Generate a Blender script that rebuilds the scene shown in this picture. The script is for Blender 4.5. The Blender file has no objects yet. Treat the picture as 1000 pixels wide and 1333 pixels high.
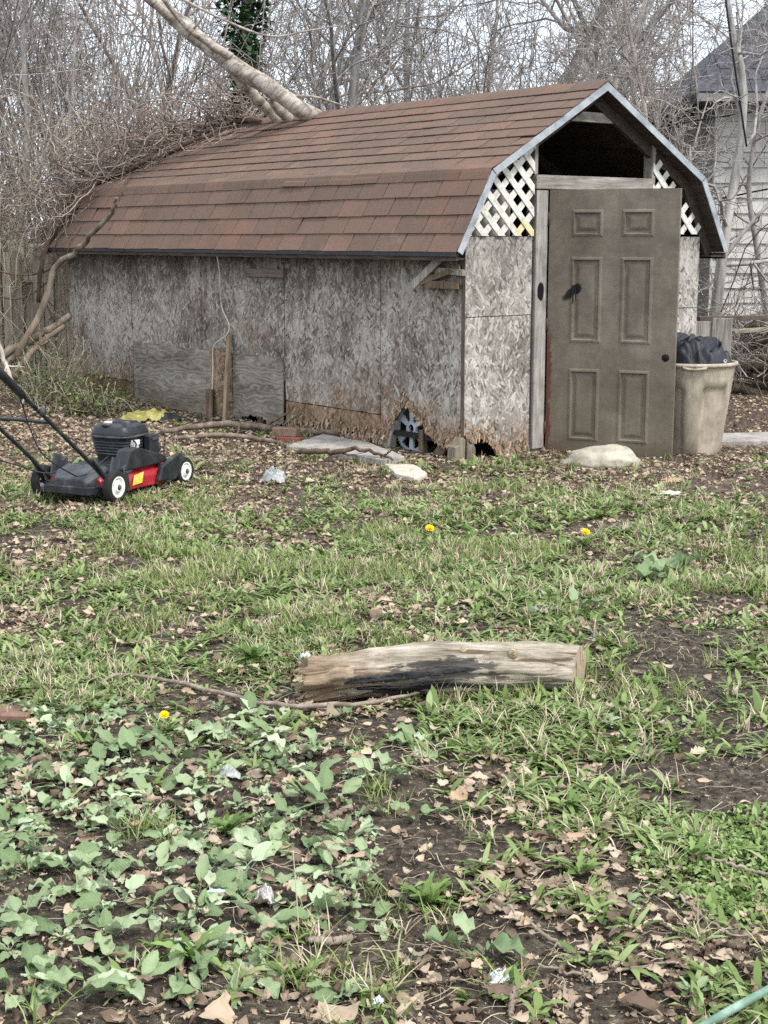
import bpy, math, random
import numpy as np
from mathutils import Vector, Matrix, Euler

random.seed(7)
rng = np.random.default_rng(11)
PI = math.pi
scene = bpy.context.scene
col = scene.collection

# ------------------------------------------------------------------ camera, sky, sun, exposure
FPX, PITCH, EYE = 1934.0, math.radians(10.47), 1.55
cam_data = bpy.data.cameras.new("camera")
cam_data.sensor_fit = 'HORIZONTAL'
cam_data.sensor_width = 36.0
cam_data.lens = 36.0 * FPX / 1000.0
cam_data.clip_start = 0.05
cam_data.clip_end = 2000.0
cam = bpy.data.objects.new("camera", cam_data)
cam.location = (0, 0, EYE)
cam.rotation_euler = (PI / 2 - PITCH, 0, 0)
col.objects.link(cam)
scene.camera = cam

SUN_EL, SUN_AZ = math.radians(52), math.radians(128)      # azimuth clockwise from +Y
world = bpy.data.worlds.new("World")
scene.world = world
world.use_nodes = True
wn = world.node_tree
wn.nodes.clear()
w_out = wn.nodes.new('ShaderNodeOutputWorld')
w_bg = wn.nodes.new('ShaderNodeBackground')
w_bg.inputs['Strength'].default_value = 0.09
w_sky = wn.nodes.new('ShaderNodeTexSky')
w_sky.sky_type = 'NISHITA'
w_sky.sun_disc = False
w_sky.sun_elevation = SUN_EL
w_sky.sun_rotation = SUN_AZ
w_sky.dust_density = 3.0
w_tc = wn.nodes.new('ShaderNodeTexCoord')
w_no = wn.nodes.new('ShaderNodeTexNoise')
w_no.inputs['Scale'].default_value = 2.2
w_no.inputs['Detail'].default_value = 5
w_rp = wn.nodes.new('ShaderNodeValToRGB')
w_rp.color_ramp.elements[0].position = 0.30
w_rp.color_ramp.elements[0].color = (.55, .55, .55, 1)
w_rp.color_ramp.elements[1].position = 0.62
w_rp.color_ramp.elements[1].color = (1, 1, 1, 1)
w_mx = wn.nodes.new('ShaderNodeMixRGB')
w_mx.inputs['Color2'].default_value = (8.3, 9.0, 10.0, 1)   # thin bright cloud
wn.links.new(w_tc.outputs['Generated'], w_no.inputs['Vector'])
wn.links.new(w_no.outputs['Fac'], w_rp.inputs['Fac'])
wn.links.new(w_rp.outputs['Color'], w_mx.inputs['Fac'])
wn.links.new(w_sky.outputs['Color'], w_mx.inputs['Color1'])
wn.links.new(w_mx.outputs['Color'], w_bg.inputs['Color'])
wn.links.new(w_bg.outputs['Background'], w_out.inputs['Surface'])

sun_data = bpy.data.lights.new("sun", 'SUN')
sun_data.energy = 1.5
sun_data.angle = math.radians(10)
sun_data.color = (1.0, .96, .91)
sun = bpy.data.objects.new("sun", sun_data)
sd = Vector((math.sin(SUN_AZ) * math.cos(SUN_EL), math.cos(SUN_AZ) * math.cos(SUN_EL), math.sin(SUN_EL)))
sun.rotation_euler = sd.to_track_quat('Z', 'Y').to_euler()
sun.location = (6, -6, 12)
col.objects.link(sun)

scene.view_settings.view_transform = 'Standard'
scene.view_settings.look = 'None'
scene.view_settings.exposure = 1.2
scene.view_settings.gamma = 1.0
scene.view_settings.use_curve_mapping = False
scene.cycles.use_denoising = False
scene.cycles.use_adaptive_sampling = True
scene.cycles.adaptive_threshold = 0.02
scene.cycles.max_bounces = 4
scene.cycles.diffuse_bounces = 2
scene.cycles.glossy_bounces = 2
scene.cycles.transmission_bounces = 4
scene.cycles.transparent_max_bounces = 6

# ------------------------------------------------------------------ helpers
def tag(o, label=None, cat=None, group=None, kind=None):
    if label: o["label"] = label
    if cat: o["category"] = cat
    if group: o["group"] = group
    if kind: o["kind"] = kind
    return o

def add(name, me, parent=None, loc=None, rot=None, scale=None, matrix=None):
    o = bpy.data.objects.new(name, me)
    col.objects.link(o)
    if parent is not None: o.parent = parent
    if matrix is not None: o.matrix_local = matrix
    if loc is not None: o.location = loc
    if rot is not None: o.rotation_euler = rot
    if scale is not None: o.scale = scale if hasattr(scale, '__len__') else (scale,) * 3
    return o

def thing(name, label, cat, loc=(0, 0, 0), rz=0, group=None):
    o = add(name, None, None, loc, (0, 0, rz))
    o.empty_display_size = .1
    return tag(o, label, cat, group)

def npmesh(name, V, FS, mat=None, smooth=False, mats=None):
    """V (n,3); FS list of int arrays (m,k)"""
    me = bpy.data.meshes.new(name)
    V = np.asarray(V, dtype=np.float32)
    FS = [np.asarray(f, dtype=np.int32) for f in FS if len(f)]
    nl = sum(f.size for f in FS)
    npoly = sum(len(f) for f in FS)
    me.vertices.add(len(V))
    me.vertices.foreach_set('co', V.ravel())
    me.loops.add(nl)
    me.loops.foreach_set('vertex_index', np.concatenate([f.ravel() for f in FS]))
    me.polygons.add(npoly)
    tot = np.concatenate([np.full(len(f), f.shape[1], np.int32) for f in FS])
    start = np.concatenate([[0], np.cumsum(tot)[:-1]]).astype(np.int32)
    me.polygons.foreach_set('loop_start', start)
    me.polygons.foreach_set('loop_total', tot)
    if smooth:
        me.polygons.foreach_set('use_smooth', np.ones(npoly, dtype=bool))
    me.update(calc_edges=True)
    me.validate()
    if mat: me.materials.append(mat)
    return me

class MB:
    """collects simple solids into one mesh"""
    def __init__(s): s.V = []; s.F = []; s.S = []
    def raw(s, V, F, smooth=False):
        b = len(s.V); s.V += [tuple(v) for v in V]
        s.F += [tuple(i + b for i in f) for f in F]; s.S += [smooth] * len(F); return s
    def box(s, a, b, rot=None, piv=None):
        x0, y0, z0 = a; x1, y1, z1 = b
        V = [Vector(p) for p in ((x0,y0,z0),(x1,y0,z0),(x1,y1,z0),(x0,y1,z0),(x0,y0,z1),(x1,y0,z1),(x1,y1,z1),(x0,y1,z1))]
        if rot is not None:
            R = Euler(rot).to_matrix(); c = Vector(piv) if piv else (Vector(a) + Vector(b)) / 2
            V = [R @ (v - c) + c for v in V]
        return s.raw(V, [(0,3,2,1),(4,5,6,7),(0,1,5,4),(1,2,6,5),(2,3,7,6),(3,0,4,7)])
    def tube(s, pts, rad, n=8, cap=True):
        P = np.array([pts], dtype=float)
        R = np.array([rad if hasattr(rad, '__len__') else [rad] * len(pts)], dtype=float)
        V, F = tubes(P, R, n)
        b = len(s.V); s.raw(V, F, True)
        if cap:
            s.F += [tuple(b + i for i in range(n)), tuple(b + (len(pts) - 1) * n + i for i in reversed(range(n)))]
            s.S += [False, False]
        return s
    def prism(s, poly, fmap, d0, d1):
        """poly 2D (a,b); fmap(a,b,d)->xyz; extruded d0..d1"""
        n = len(poly)
        V = [fmap(a, b, d0) for a, b in poly] + [fmap(a, b, d1) for a, b in poly]
        F = [tuple(range(n)), tuple(range(2 * n - 1, n - 1, -1))] + [(i, i + n, (i + 1) % n + n, (i + 1) % n) for i in range(n)]
        return s.raw(V, F)
    def lathe(s, prof, n=24, axis='z', c=(0, 0, 0), smooth=True, cap=False):
        """prof list (r, h)"""
        V = []
        for r, h in prof:
            for k in range(n):
                a = 2 * PI * k / n
                p = (r * math.cos(a), r * math.sin(a), h)
                if axis == 'y': p = (p[0], p[2], p[1])
                if axis == 'x': p = (p[2], p[0], p[1])
                V.append((p[0] + c[0], p[1] + c[1], p[2] + c[2]))
        F = [(i*n+k, i*n+(k+1) % n, (i+1)*n+(k+1) % n, (i+1)*n+k) for i in range(len(prof)-1) for k in range(n)]
        b = len(s.V); s.raw(V, F, smooth)
        if cap:
            m = (len(prof) - 1) * n
            s.F += [tuple(b + k for k in reversed(range(n))), tuple(b + m + k for k in range(n))]; s.S += [False, False]
        return s
    def mesh(s, name, mat, fix=True):
        me = bpy.data.meshes.new(name); me.from_pydata([tuple(map(float, v)) for v in s.V], [], s.F)
        me.polygons.foreach_set('use_smooth', s.S); me.materials.append(mat)
        me.update()
        if fix: recalc(me)
        return me
    def build(s, name, mat, parent=None, bevel=0, **k):
        o = add(name, s.mesh(name, mat), parent, **k)
        if bevel:
            m = o.modifiers.new("bevel", 'BEVEL'); m.width = bevel; m.segments = 2; m.limit_method = 'ANGLE'; m.angle_limit = .6
        return o

import bmesh
def recalc(me):
    bm = bmesh.new(); bm.from_mesh(me)
    bmesh.ops.recalc_face_normals(bm, faces=bm.faces); bm.to_mesh(me); bm.free()

def tubes(P, R, s=4):
    """P (n,k,3) polylines, R (n,k) radii -> verts, quads"""
    n, k, _ = P.shape
    T = np.gradient(P, axis=1)
    T /= np.linalg.norm(T, axis=2, keepdims=True) + 1e-9
    mean = P[:, -1] - P[:, 0]
    mean /= np.linalg.norm(mean, axis=1, keepdims=True) + 1e-9
    ref = np.where(np.abs(mean[:, 2:3]) > .85, np.array([[1., .13, 0]]), np.array([[.1, .1, 1.]]))
    ref = np.repeat(ref[:, None], k, 1)
    N1 = np.cross(T, ref); N1 /= np.linalg.norm(N1, axis=2, keepdims=True) + 1e-9
    N2 = np.cross(T, N1)
    a = np.arange(s) * 2 * PI / s
    ring = P[:, :, None] + R[:, :, None, None] * (N1[:, :, None] * np.cos(a)[None, None, :, None] + N2[:, :, None] * np.sin(a)[None, None, :, None])
    V = ring.reshape(-1, 3)
    i = np.arange(n)[:, None, None] * k * s
    j = np.arange(k - 1)[None, :, None] * s
    q = np.arange(s)[None, None, :]; q2 = (q + 1) % s
    F = np.stack([i + j + q, i + j + q2, i + j + s + q2, i + j + s + q], -1).reshape(-1, 4)
    return V, F

class Big:
    """accumulates numpy geometry"""
    def __init__(s): s.V = []; s.F = {}; s.n = 0
    def add(s, V, *FS):
        for f in FS:
            f = np.asarray(f); s.F.setdefault(f.shape[1], []).append(f + s.n)
        s.V.append(np.asarray(V)); s.n += len(V); return s
    def mesh(s, name, mat, smooth=False):
        return npmesh(name, np.concatenate(s.V), [np.concatenate(f) for f in s.F.values()], mat, smooth)

def scatter(T, F, pos, yaw, scale, tilt=None, tdir=None):
    """copies template verts T (m,3) faces F onto pos (n,3)"""
    n, m = len(pos), len(T)
    c, s_ = np.cos(yaw)[:, None], np.sin(yaw)[:, None]
    S = np.asarray(scale).reshape(-1, 1) * np.ones((n, 1))
    x, y, z = T[None, :, 0] * S, T[None, :, 1] * S, T[None, :, 2] * S
    if tilt is not None:
        ct, st = np.cos(tilt)[:, None], np.sin(tilt)[:, None]
        y, z = y * ct - z * st, y * st + z * ct
    V = np.stack([x * c - y * s_, x * s_ + y * c, z + 0 * c], -1) + pos[:, None]
    FF = [(np.asarray(f)[None] + (np.arange(n) * m)[:, None, None]).reshape(-1, np.asarray(f).shape[1]) for f in F]
    return V.reshape(-1, 3), FF

def hash2(i, j, seed):
    h = (i * 374761393 + j * 668265263 + seed * 1442695041) & 0xffffffff
    h = ((h ^ (h >> 13)) * 1274126177) & 0xffffffff
    return ((h ^ (h >> 16)) & 0xffff) / 65535.0
def vnoise(x, y, f, seed=0):
    x = np.asarray(x, float) * f + 1000; y = np.asarray(y, float) * f + 1000
    i = np.floor(x).astype(np.int64); j = np.floor(y).astype(np.int64)
    u = x - i; v = y - j; u = u*u*(3-2*u); v = v*v*(3-2*v)
    return (hash2(i,j,seed)*(1-u)+hash2(i+1,j,seed)*u)*(1-v) + (hash2(i,j+1,seed)*(1-u)+hash2(i+1,j+1,seed)*u)*v
def gh(x, y):
    """ground height"""
    x = np.asarray(x, float); y = np.asarray(y, float)
    fade = 1 / (1 + np.exp((y - 13) * 1.2))
    z = (vnoise(x, y, .7, 1) - .5) * .07 + (vnoise(x, y, 2.3, 2) - .5) * .035
    z = z * (.35 + .65 * np.clip((9.5 - y) / 3, 0, 1))
    z = z + ((vnoise(x, y, 7, 3) - .5) * .022 + (vnoise(x, y, 19, 4) - .5) * .012 + (vnoise(x, y, 43, 5) - .5) * .006) * (.3 + .7 * fade)
    return z
def g1(x, y): return float(gh(np.array([x]), np.array([y]))[0])

CT, ST = math.cos(PITCH), math.sin(PITCH)
def ray(px, py):
    a = (px - 500) / FPX; b = (666.5 - py) / FPX
    return Vector((a, CT + b * ST, -ST + b * CT))
def onground(px, py, z=0.0):
    d = ray(px, py); t = (z - EYE) / d.z
    return Vector((d.x * t, d.y * t, z))
def atdepth(px, py, Y):
    d = ray(px, py); t = Y / d.y
    return Vector((d.x * t, Y, EYE + d.z * t))
def photo_xy(x, y):
    """where a ground point lies in the reference layout (used for planting density only)"""
    d = y * CT + EYE * ST; u = y * ST - EYE * CT
    return 500 + FPX * x / d, 666.5 - FPX * u / d
def ground_obj_loc(px, py):
    p = onground(px, py); return (p.x, p.y, g1(p.x, p.y))

# ------------------------------------------------------------------ materials
def C(h, k=1.0):
    h = h.lstrip('#'); r = []
    for i in (0, 2, 4):
        c = int(h[i:i+2], 16) / 255.0
        r.append((c / 12.92 if c <= .04045 else ((c + .055) / 1.055) ** 2.4) * k)
    return (r[0], r[1], r[2], 1)

class G:
    def __init__(s, name):
        s.m = bpy.data.materials.new(name); s.m.use_nodes = True; s.t = s.m.node_tree; s.t.nodes.clear()
        s.out = s.t.nodes.new('ShaderNodeOutputMaterial')
    def n(s, kind, out=0, props=None, **ins):
        nd = s.t.nodes.new('ShaderNode' + kind)
        for k, v in (props or {}).items(): setattr(nd, k, v)
        for k, v in ins.items():
            k = k.replace('_', ' ')
            s.put(nd.inputs[int(k[1:])] if k[0] == 'i' and k[1:].isdigit() else nd.inputs[k], v)
        nd_out = nd.outputs[out]
        return nd_out
    def put(s, sock, v):
        if isinstance(v, bpy.types.NodeSocket): s.t.links.new(v, sock)
        else: sock.default_value = v
    def obj(s): return s.n('TexCoord', 'Object')
    def gen(s): return s.n('TexCoord', 'Generated')
    def pos(s): return s.n('NewGeometry', 'Position')
    def orand(s): return s.n('ObjectInfo', 'Random')
    def irand(s): return s.n('NewGeometry', 'Random Per Island')
    def mapping(s, v, scale=(1,1,1), rot=(0,0,0), loc=(0,0,0)):
        return s.n('Mapping', Vector=v, Scale=scale, Rotation=rot, Location=loc)
    def noise(s, v, scale, detail=5, rough=.6, dist=0): return s.n('TexNoise', 'Fac', Vector=v, Scale=scale, Detail=detail, Roughness=rough, Distortion=dist)
    def math(s, op, a, b=0.0, clamp=False):
        return s.n('Math', 0, dict(operation=op, use_clamp=clamp), i0=a, i1=b)
    def rng(s, v, a, b, c=0.0, d=1.0): return s.n('MapRange', 0, dict(clamp=True, interpolation_type='SMOOTHSTEP'), i0=v, i1=a, i2=b, i3=c, i4=d)
    def mix(s, f, a, b, mode='MIX'):
        return s.n('MixRGB', 0, dict(blend_type=mode), Fac=f, Color1=a, Color2=b)
    def ramp(s, f, stops):
        nd = s.t.nodes.new('ShaderNodeValToRGB'); e = nd.color_ramp.elements
        while len(e) < len(stops): e.new(.5)
        for el, (p, c) in zip(e, stops): el.position = p; el.color = c
        s.put(nd.inputs[0], f); return nd.outputs[0]
    def sep(s, v): 
        nd = s.t.nodes.new('ShaderNodeSeparateXYZ'); s.put(nd.inputs[0], v); return nd.outputs
    def comb(s, x, y, z): return s.n('CombineXYZ', X=x, Y=y, Z=z)
    def bump(s, h, strength=.4, dist=.01): return s.n('Bump', Height=h, Strength=strength, Distance=dist)
    def done(s, color, rough=.8, bump=None, metal=0.0, spec=.3, transl=0.0, sheen=0):
        nd = s.t.nodes.new('ShaderNodeBsdfPrincipled')
        s.put(nd.inputs['Base Color'], color); s.put(nd.inputs['Roughness'], rough); s.put(nd.inputs['Metallic'], metal)
        s.put(nd.inputs['Specular IOR Level'], spec)
        if bump is not None: s.put(nd.inputs['Normal'], bump)
        sh = nd.outputs[0]
        if transl:
            tr = s.t.nodes.new('ShaderNodeBsdfTranslucent'); s.put(tr.inputs['Color'], color)
            mx = s.t.nodes.new('ShaderNodeMixShader'); mx.inputs[0].default_value = transl
            s.t.links.new(sh, mx.inputs[1]); s.t.links.new(tr.outputs[0], mx.inputs[2]); sh = mx.outputs[0]
        s.t.links.new(sh, s.out.inputs['Surface']); return s.m

def mottled(name, cols, scale=6, stretch=(1,1,1), rough=.8, bump=.3, bdist=.004, spec=.3, rnd=0.0, island=0.0, detail=6, metal=0.0, transl=0.0, bscale=None):
    g = G(name); v = g.mapping(g.obj(), stretch)
    r = None
    if rnd: r = g.orand()
    elif island: r = g.irand()
    if r is not None:                                   # shift the texture for each piece
        v = g.n('VectorMath', 0, dict(operation='ADD'), i0=v, i1=g.comb(g.math('MULTIPLY', r, 37.0), g.math('MULTIPLY', r, 91.0), g.math('MULTIPLY', r, 13.0)))
    f = g.noise(v, scale, detail, .65)
    k = len(cols)
    c = g.ramp(f, [(.28 + .44 * i / max(1, k - 1), C(x)) for i, x in enumerate(cols)])
    amt = rnd or island
    if amt:
        c = g.mix(1.0, c, g.ramp(r, [(0, (1-amt,) * 3 + (1,)), (1, (1+amt,) * 3 + (1,))]), 'MULTIPLY')
    b = g.bump(g.noise(v, bscale or scale * 5, 4), bump, bdist) if bump else None
    return g.done(c, rough, b, metal, spec, transl)

def wood(name, cols, axis='z', rough=.85, rnd=.12, grain=60, bump=.5):
    st = {'x': (.06, 1, 1), 'y': (1, .06, 1), 'z': (1, 1, .06)}[axis]
    g = G(name); r = g.orand()
    v = g.n('VectorMath', 0, dict(operation='ADD'), i0=g.obj(), i1=g.comb(g.math('MULTIPLY', r, 31.0), g.math('MULTIPLY', r, 17.0), g.math('MULTIPLY', r, 47.0)))
    f1 = g.noise(g.mapping(v, st), grain, 6, .65, .4)
    f2 = g.noise(v, 5, 4)
    f = g.math('ADD', g.math('MULTIPLY', f1, .65), g.math('MULTIPLY', f2, .35))
    k = len(cols)
    c = g.ramp(f, [(.32 + .36 * i / max(1, k - 1), C(x)) for i, x in enumerate(cols)])
    c = g.mix(1.0, c, g.ramp(r, [(0, (1-rnd,) * 3 + (1,)), (1, (1+rnd,) * 3 + (1,))]), 'MULTIPLY')
    return g.done(c, rough, g.bump(f1, bump, .004), 0, .2)

def osb(name, dark, mid, light, brown, rot_hi, wet=.0, green=0.0):
    """weathered strand board: flakes of three directions, rot at the foot"""
    g = G(name); x, y, z = g.sep(g.obj())
    p = g.comb(g.math('ADD', x, y), z, 0.0)
    p = g.n('VectorMath', 0, dict(operation='ADD'), i0=p, i1=g.n('VectorMath', 0, dict(operation='SCALE'), i0=g.n('TexNoise', 'Color', Vector=p, Scale=6.0, Detail=2.0), Scale=.02))
    best = None; hh = None
    for i, (ang, sl, ss) in enumerate(((1.40, 16, 58), (1.95, 18, 64), (.75, 17, 56), (2.5, 22, 68))):
        q = g.mapping(p, (sl, ss, 1), (0, 0, 0), (i * 3.7, i * 9.1, 0))
        q = g.mapping(g.mapping(p, (1, 1, 1), (0, 0, -ang)), (sl, ss, 1), (0, 0, 0), (i * 3.7, i * 9.1, 0))
        vc = g.n('TexVoronoi', 'Color', dict(voronoi_dimensions='2D'), Vector=q, Scale=1.0)
        cs = g.n('SeparateColor', 0, Color=vc); 
        nd = cs.node
        val, h = nd.outputs[0], nd.outputs[1]
        if best is None: best, hh = val, h
        else:
            gt = g.math('GREATER_THAN', h, hh)
            best = g.n('MixRGB', 0, Fac=gt, Color1=best, Color2=val)
            hh = g.math('MAXIMUM', h, hh)
    big = g.noise(p, 2.0, 5, .6); fine = g.noise(g.mapping(p, (1, .5, 1)), 90, 4, .7)
    rnd = g.orand()
    val = g.math('ADD', g.math('MULTIPLY', best, .26), g.math('ADD', g.math('MULTIPLY', fine, .50), g.math('ADD', g.math('MULTIPLY', big, .90), g.math('MULTIPLY', rnd, .10))))
    val = g.math('MULTIPLY', val, .62)
    c = g.ramp(val, [(.34, C(dark)), (.52, C(mid)), (.70, C(light))])
    c = g.mix(g.rng(best, .80, .93, 0, .55), c, C(light))       # strands that weathered pale
    c = g.mix(g.rng(best, .16, .05, 0, .50), c, C(dark))        # strands that fell out
    stn = g.noise(g.mapping(p, (1, .55, 1), (0, 0, 0), (5, 3, 0)), 2.3, 6, .7)
    c = g.mix(g.rng(stn, .50, .66, 0, .6), c, g.ramp(val, [(.3, C('#352b24')), (.55, C('#6b5a4c')), (.75, C('#978474'))]))
    edge = g.math('ADD', z, g.math('MULTIPLY', g.math('SUBTRACT', g.noise(p, 3.2, 6, .65), .5), 1.0))
    rotf = g.rng(edge, rot_hi, rot_hi - .38)
    bc = g.mix(1.0, g.ramp(val, [(.3, C(dark)), (.5, C(brown)), (.74, C('#b39a80'))]), (1, 1, 1, 1), 'MULTIPLY')
    c = g.mix(g.math('MULTIPLY', rotf, .85), c, bc)
    if green:
        c = g.mix(g.math('MULTIPLY', g.rng(g.math('ADD', edge, g.math('MULTIPLY', big, .3)), .42, .2), green), c, C('#4d5234'))
    if wet:                                             # rain streaks under the eave
        st = g.noise(g.mapping(p, (7, .8, 1)), 2.2, 5, .6)
        wf = g.rng(g.math('ADD', z, g.math('MULTIPLY', st, .9)), 1.42, 1.95)
        c = g.mix(g.math('MULTIPLY', wf, wet), c, C('#2a2420'))
    return g.done(c, .92, g.bump(g.noise(g.mapping(p, (1, .45, 1)), 70, 2, .6), .6, .006), 0, .15)
# ------------------------------------------------------------------ ground
def axis_steps(segs):
    out = [segs[0][0]]
    for a, b, st in segs:
        n = max(1, round((b - a) / st)); out += [a + (b - a) * (i + 1) / n for i in range(n)]
    return np.array(out)
gx = axis_steps([(-400, -60, 60), (-60, -8, 4), (-8, -3, .2), (-3, -1.6, .07), (-1.6, 1.6, .028), (1.6, 3.2, .07), (3.2, 8, .2), (8, 60, 4), (60, 400, 60)])
gy = axis_steps([(-200, -20, 60), (-20, 0, 2), (0, 2.2, .12), (2.2, 6, .026), (6, 9, .045), (9, 13, .08), (13, 24, .4), (24, 80, 4), (80, 700, 60)])
XX, YY = np.meshgrid(gx, gy)
near = (np.abs(XX) < 8) & (YY > 0) & (YY < 24)
ZZ = np.where(near, gh(XX, YY), 0.0)
VG = np.stack([XX, YY, ZZ], -1).reshape(-1, 3)
nx = len(gx)
jj, ii = np.meshgrid(np.arange(nx - 1), np.arange(len(gy) - 1))
a0 = (ii * nx + jj).ravel()
FG = np.stack([a0, a0 + 1, a0 + nx + 1, a0 + nx], -1)
g = G('soil'); P = g.pos(); gxs, gys, gzs = g.sep(P)
n1 = g.noise(P, 34, 5, .72); n2 = g.noise(P, 1.6, 3, .6)
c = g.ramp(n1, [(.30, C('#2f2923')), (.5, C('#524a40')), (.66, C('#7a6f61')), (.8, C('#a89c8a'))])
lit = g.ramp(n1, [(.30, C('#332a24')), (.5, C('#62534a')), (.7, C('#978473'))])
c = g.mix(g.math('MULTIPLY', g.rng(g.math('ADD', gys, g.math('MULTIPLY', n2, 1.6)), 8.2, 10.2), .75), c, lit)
vor = g.n('TexVoronoi', 'Distance', Vector=P, Scale=55.0)
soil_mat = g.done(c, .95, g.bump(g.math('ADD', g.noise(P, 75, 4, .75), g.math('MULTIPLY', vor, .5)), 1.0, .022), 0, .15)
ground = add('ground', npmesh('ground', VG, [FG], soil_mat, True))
tag(ground, kind='structure')

# ------------------------------------------------------------------ shed
SX, SY, SA = .56, 10.37, math.radians(38.4)
W, L = 2.463, 5.983
shed = thing('garden_shed', 'weathered strand board shed with a brown shingled barn roof and rotting walls', 'shed', (SX, SY, 0), SA)
SM = Matrix.Translation((SX, SY, 0)) @ Matrix.Rotation(SA, 4, 'Z')
def W3(u, v, z): return SM @ Vector((u, v, z))

M_osb_side = osb('strand_board_side', '#3f3933', '#797168', '#b5aea4', '#7a5f4a', .46, .60, .0)
M_osb_low = osb('strand_board_low', '#3d2f25', '#6e5745', '#b59b83', '#6b5240', 1.2, 0, .35)
M_osb_front_lit = osb('strand_board_front_lit', '#544f49', '#8f8982', '#c6c1b9', '#85705d', .32, .25)  # paler than the side boards: the gable's brighter light is put into the colour
M_grey_wood = wood('grey_weathered_wood', ['#4d4944', '#8b867e', '#b5b0a6'], 'z')
M_grey_wood_x = wood('grey_weathered_wood_across', ['#55504a', '#8f8981', '#b8b2a8'], 'x')
M_brown_wood = wood('brown_old_wood', ['#3b2f26', '#6b5a49', '#92806c'], 'z')
M_dark_wood = wood('dark_interior_wood', ['#241f1c', '#463d36', '#5e534a'], 'y')
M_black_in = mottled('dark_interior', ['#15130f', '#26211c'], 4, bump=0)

def wallside(s, z, d): return (d, s, z)                 # s along the side, d into the shed
def wallfront(s, z, d): return (s, d, z)
def tab(table, x):
    xs = [t[0] for t in table]; zs = [t[1] for t in table]
    return float(np.interp(x, xs, zs))
def sheet(name, mat, fmap, s0, s1, zt, zb, d0, d1, jag=0.0, step=.012, seed=0, parent=shed, bow=None):
    """upright board with a ragged foot; zt / zb numbers or tables"""
    n = max(2, int((s1 - s0) / step)) if (jag or not isinstance(zb, (int, float)) or bow) else 2
    ft = (lambda x: zt) if isinstance(zt, (int, float)) else (lambda x: tab(zt, x))
    fb = (lambda x: zb) if isinstance(zb, (int, float)) else (lambda x: tab(zb, x))
    r = random.Random(seed); V = []; F = []
    rows = 5
    for i in range(n):
        x = s0 + (s1 - s0) * i / (n - 1)
        b = fb(x) + (r.gauss(0, 1) * jag + (vnoise(x, 0, 14, seed) - .5) * jag * 3 if jag else 0)
        t = ft(x)
        for k in range(rows):
            z = b + (t - b) * (k / (rows - 1)) ** 1.5
            off = (bow(x, z) if bow else 0) + (-abs(r.gauss(0, 1)) * .003 if jag and k == 0 else 0)
            V.append(fmap(x, z, d0 + off)); V.append(fmap(x, z, d1 + off))
    w = rows * 2
    for i in range(n - 1):
        for k in range(rows - 1):
            a = i * w + k * 2; b = a + w
            F += [(a, b, b + 2, a + 2), (a + 1, a + 3, b + 3, b + 1)]
        a = i * w; b = a + w; F += [(a, a + 1, b + 1, b)]
        a += w - 2; b += w - 2; F += [(a, b, b + 1, a + 1)]
    for i in (0, n - 1):
        for k in range(rows - 1):
            a = i * w + k * 2; F.append((a, a + 1, a + 3, a + 2))
    mb = MB().raw(V, F)
    return mb.build(name, mat, parent)

E0 = 1.475
# left wall, corner first
sheet('wall_panel', M_osb_side, wallside, .004, .937, E0, [(0,.19),(.05,.13),(.15,.08),(.25,.075),(.35,.13),(.45,.20),(.52,.25),(.60,.31),(.665,.34),(.70,.31),(.76,.23),(.82,.15),(.86,.07),(.90,.03),(.94,.03)], 0, .012, .016, seed=1)
sheet('wall_panel', M_osb_side, wallside, .947, 2.194, E0, .243, 0.002, .014, .002, seed=2)
sheet('wall_strip', M_osb_low, wallside, .946, 2.196, .236, [(.94,.05),(1.1,.02),(1.4,.04),(1.7,.01),(2.2,-.01)], .004, .016, .022, seed=3)
sheet('wall_panel', M_osb_side, wallside, 2.204, 3.464, E0, .40, .001, .013, seed=4)
sheet('wall_panel', M_osb_side, wallside, 3.474, 4.714, E0, .40, .003, .015, seed=5)
sheet('wall_panel', M_osb_side, wallside, 4.724, L, E0, .212, .001, .013, .003, seed=6)
sheet('wall_strip', M_osb_low, wallside, 4.722, L, .206, -.05, .004, .016, seed=7)
M_nail = mottled('rusty_nail', ['#2e221b', '#4d382c'], 30, bump=0)
nail_me = MB().lathe([(.0005, -.003), (.0055, -.0025), (.006, .001)], 8, 'x').mesh('nail_head', M_nail)
for v_ in (.03, .92, .965, 2.175, 2.225, 3.445, 3.495, 4.695, 4.745, 5.95):
    for z_ in (.45, .75, 1.05, 1.35):
        if z_ < .6 and 2.2 < v_ < 4.72: continue
        add('nail_head', nail_me, shed, (-.001, v_ + random.uniform(-.008, .008), z_ + random.uniform(-.03, .03)))
# plywood patches
g = G('grey_plywood'); x, y, z = g.sep(g.obj())
p = g.comb(y, g.math('MULTIPLY', z, 2.2), 0.0)
wp = g.n('VectorMath', 0, dict(operation='ADD'), i0=p, i1=g.n('VectorMath', 0, dict(operation='SCALE'), i0=g.n('TexNoise', 'Color', Vector=g.mapping(p, (1, 1.4, 1)), Scale=3.2, Detail=2.0), Scale=.55))
wv = g.math('SINE', g.math('MULTIPLY', g.sep(wp)[1], 62.0))
gr = g.noise(g.mapping(wp, (1, 16, 1)), 7, 6, .7); gr2 = g.noise(p, 2.5, 5)
f = g.math('ADD', g.math('ADD', g.math('MULTIPLY', wv, .055), g.math('MULTIPLY', gr, .6)), g.math('MULTIPLY', gr2, .4))
c = g.ramp(f, [(.36, C('#534d45')), (.5, C('#7d766c')), (.66, C('#a19a8e'))])
bot = g.rng(g.math('ADD', z, g.math('MULTIPLY', g.noise(p, 5, 5), .5)), .52, .2)
c = g.mix(g.math('MULTIPLY', bot, .55), c, C('#63543f'))
M_ply = g.done(c, .9, g.bump(f, .35, .004), 0, .15)
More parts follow.
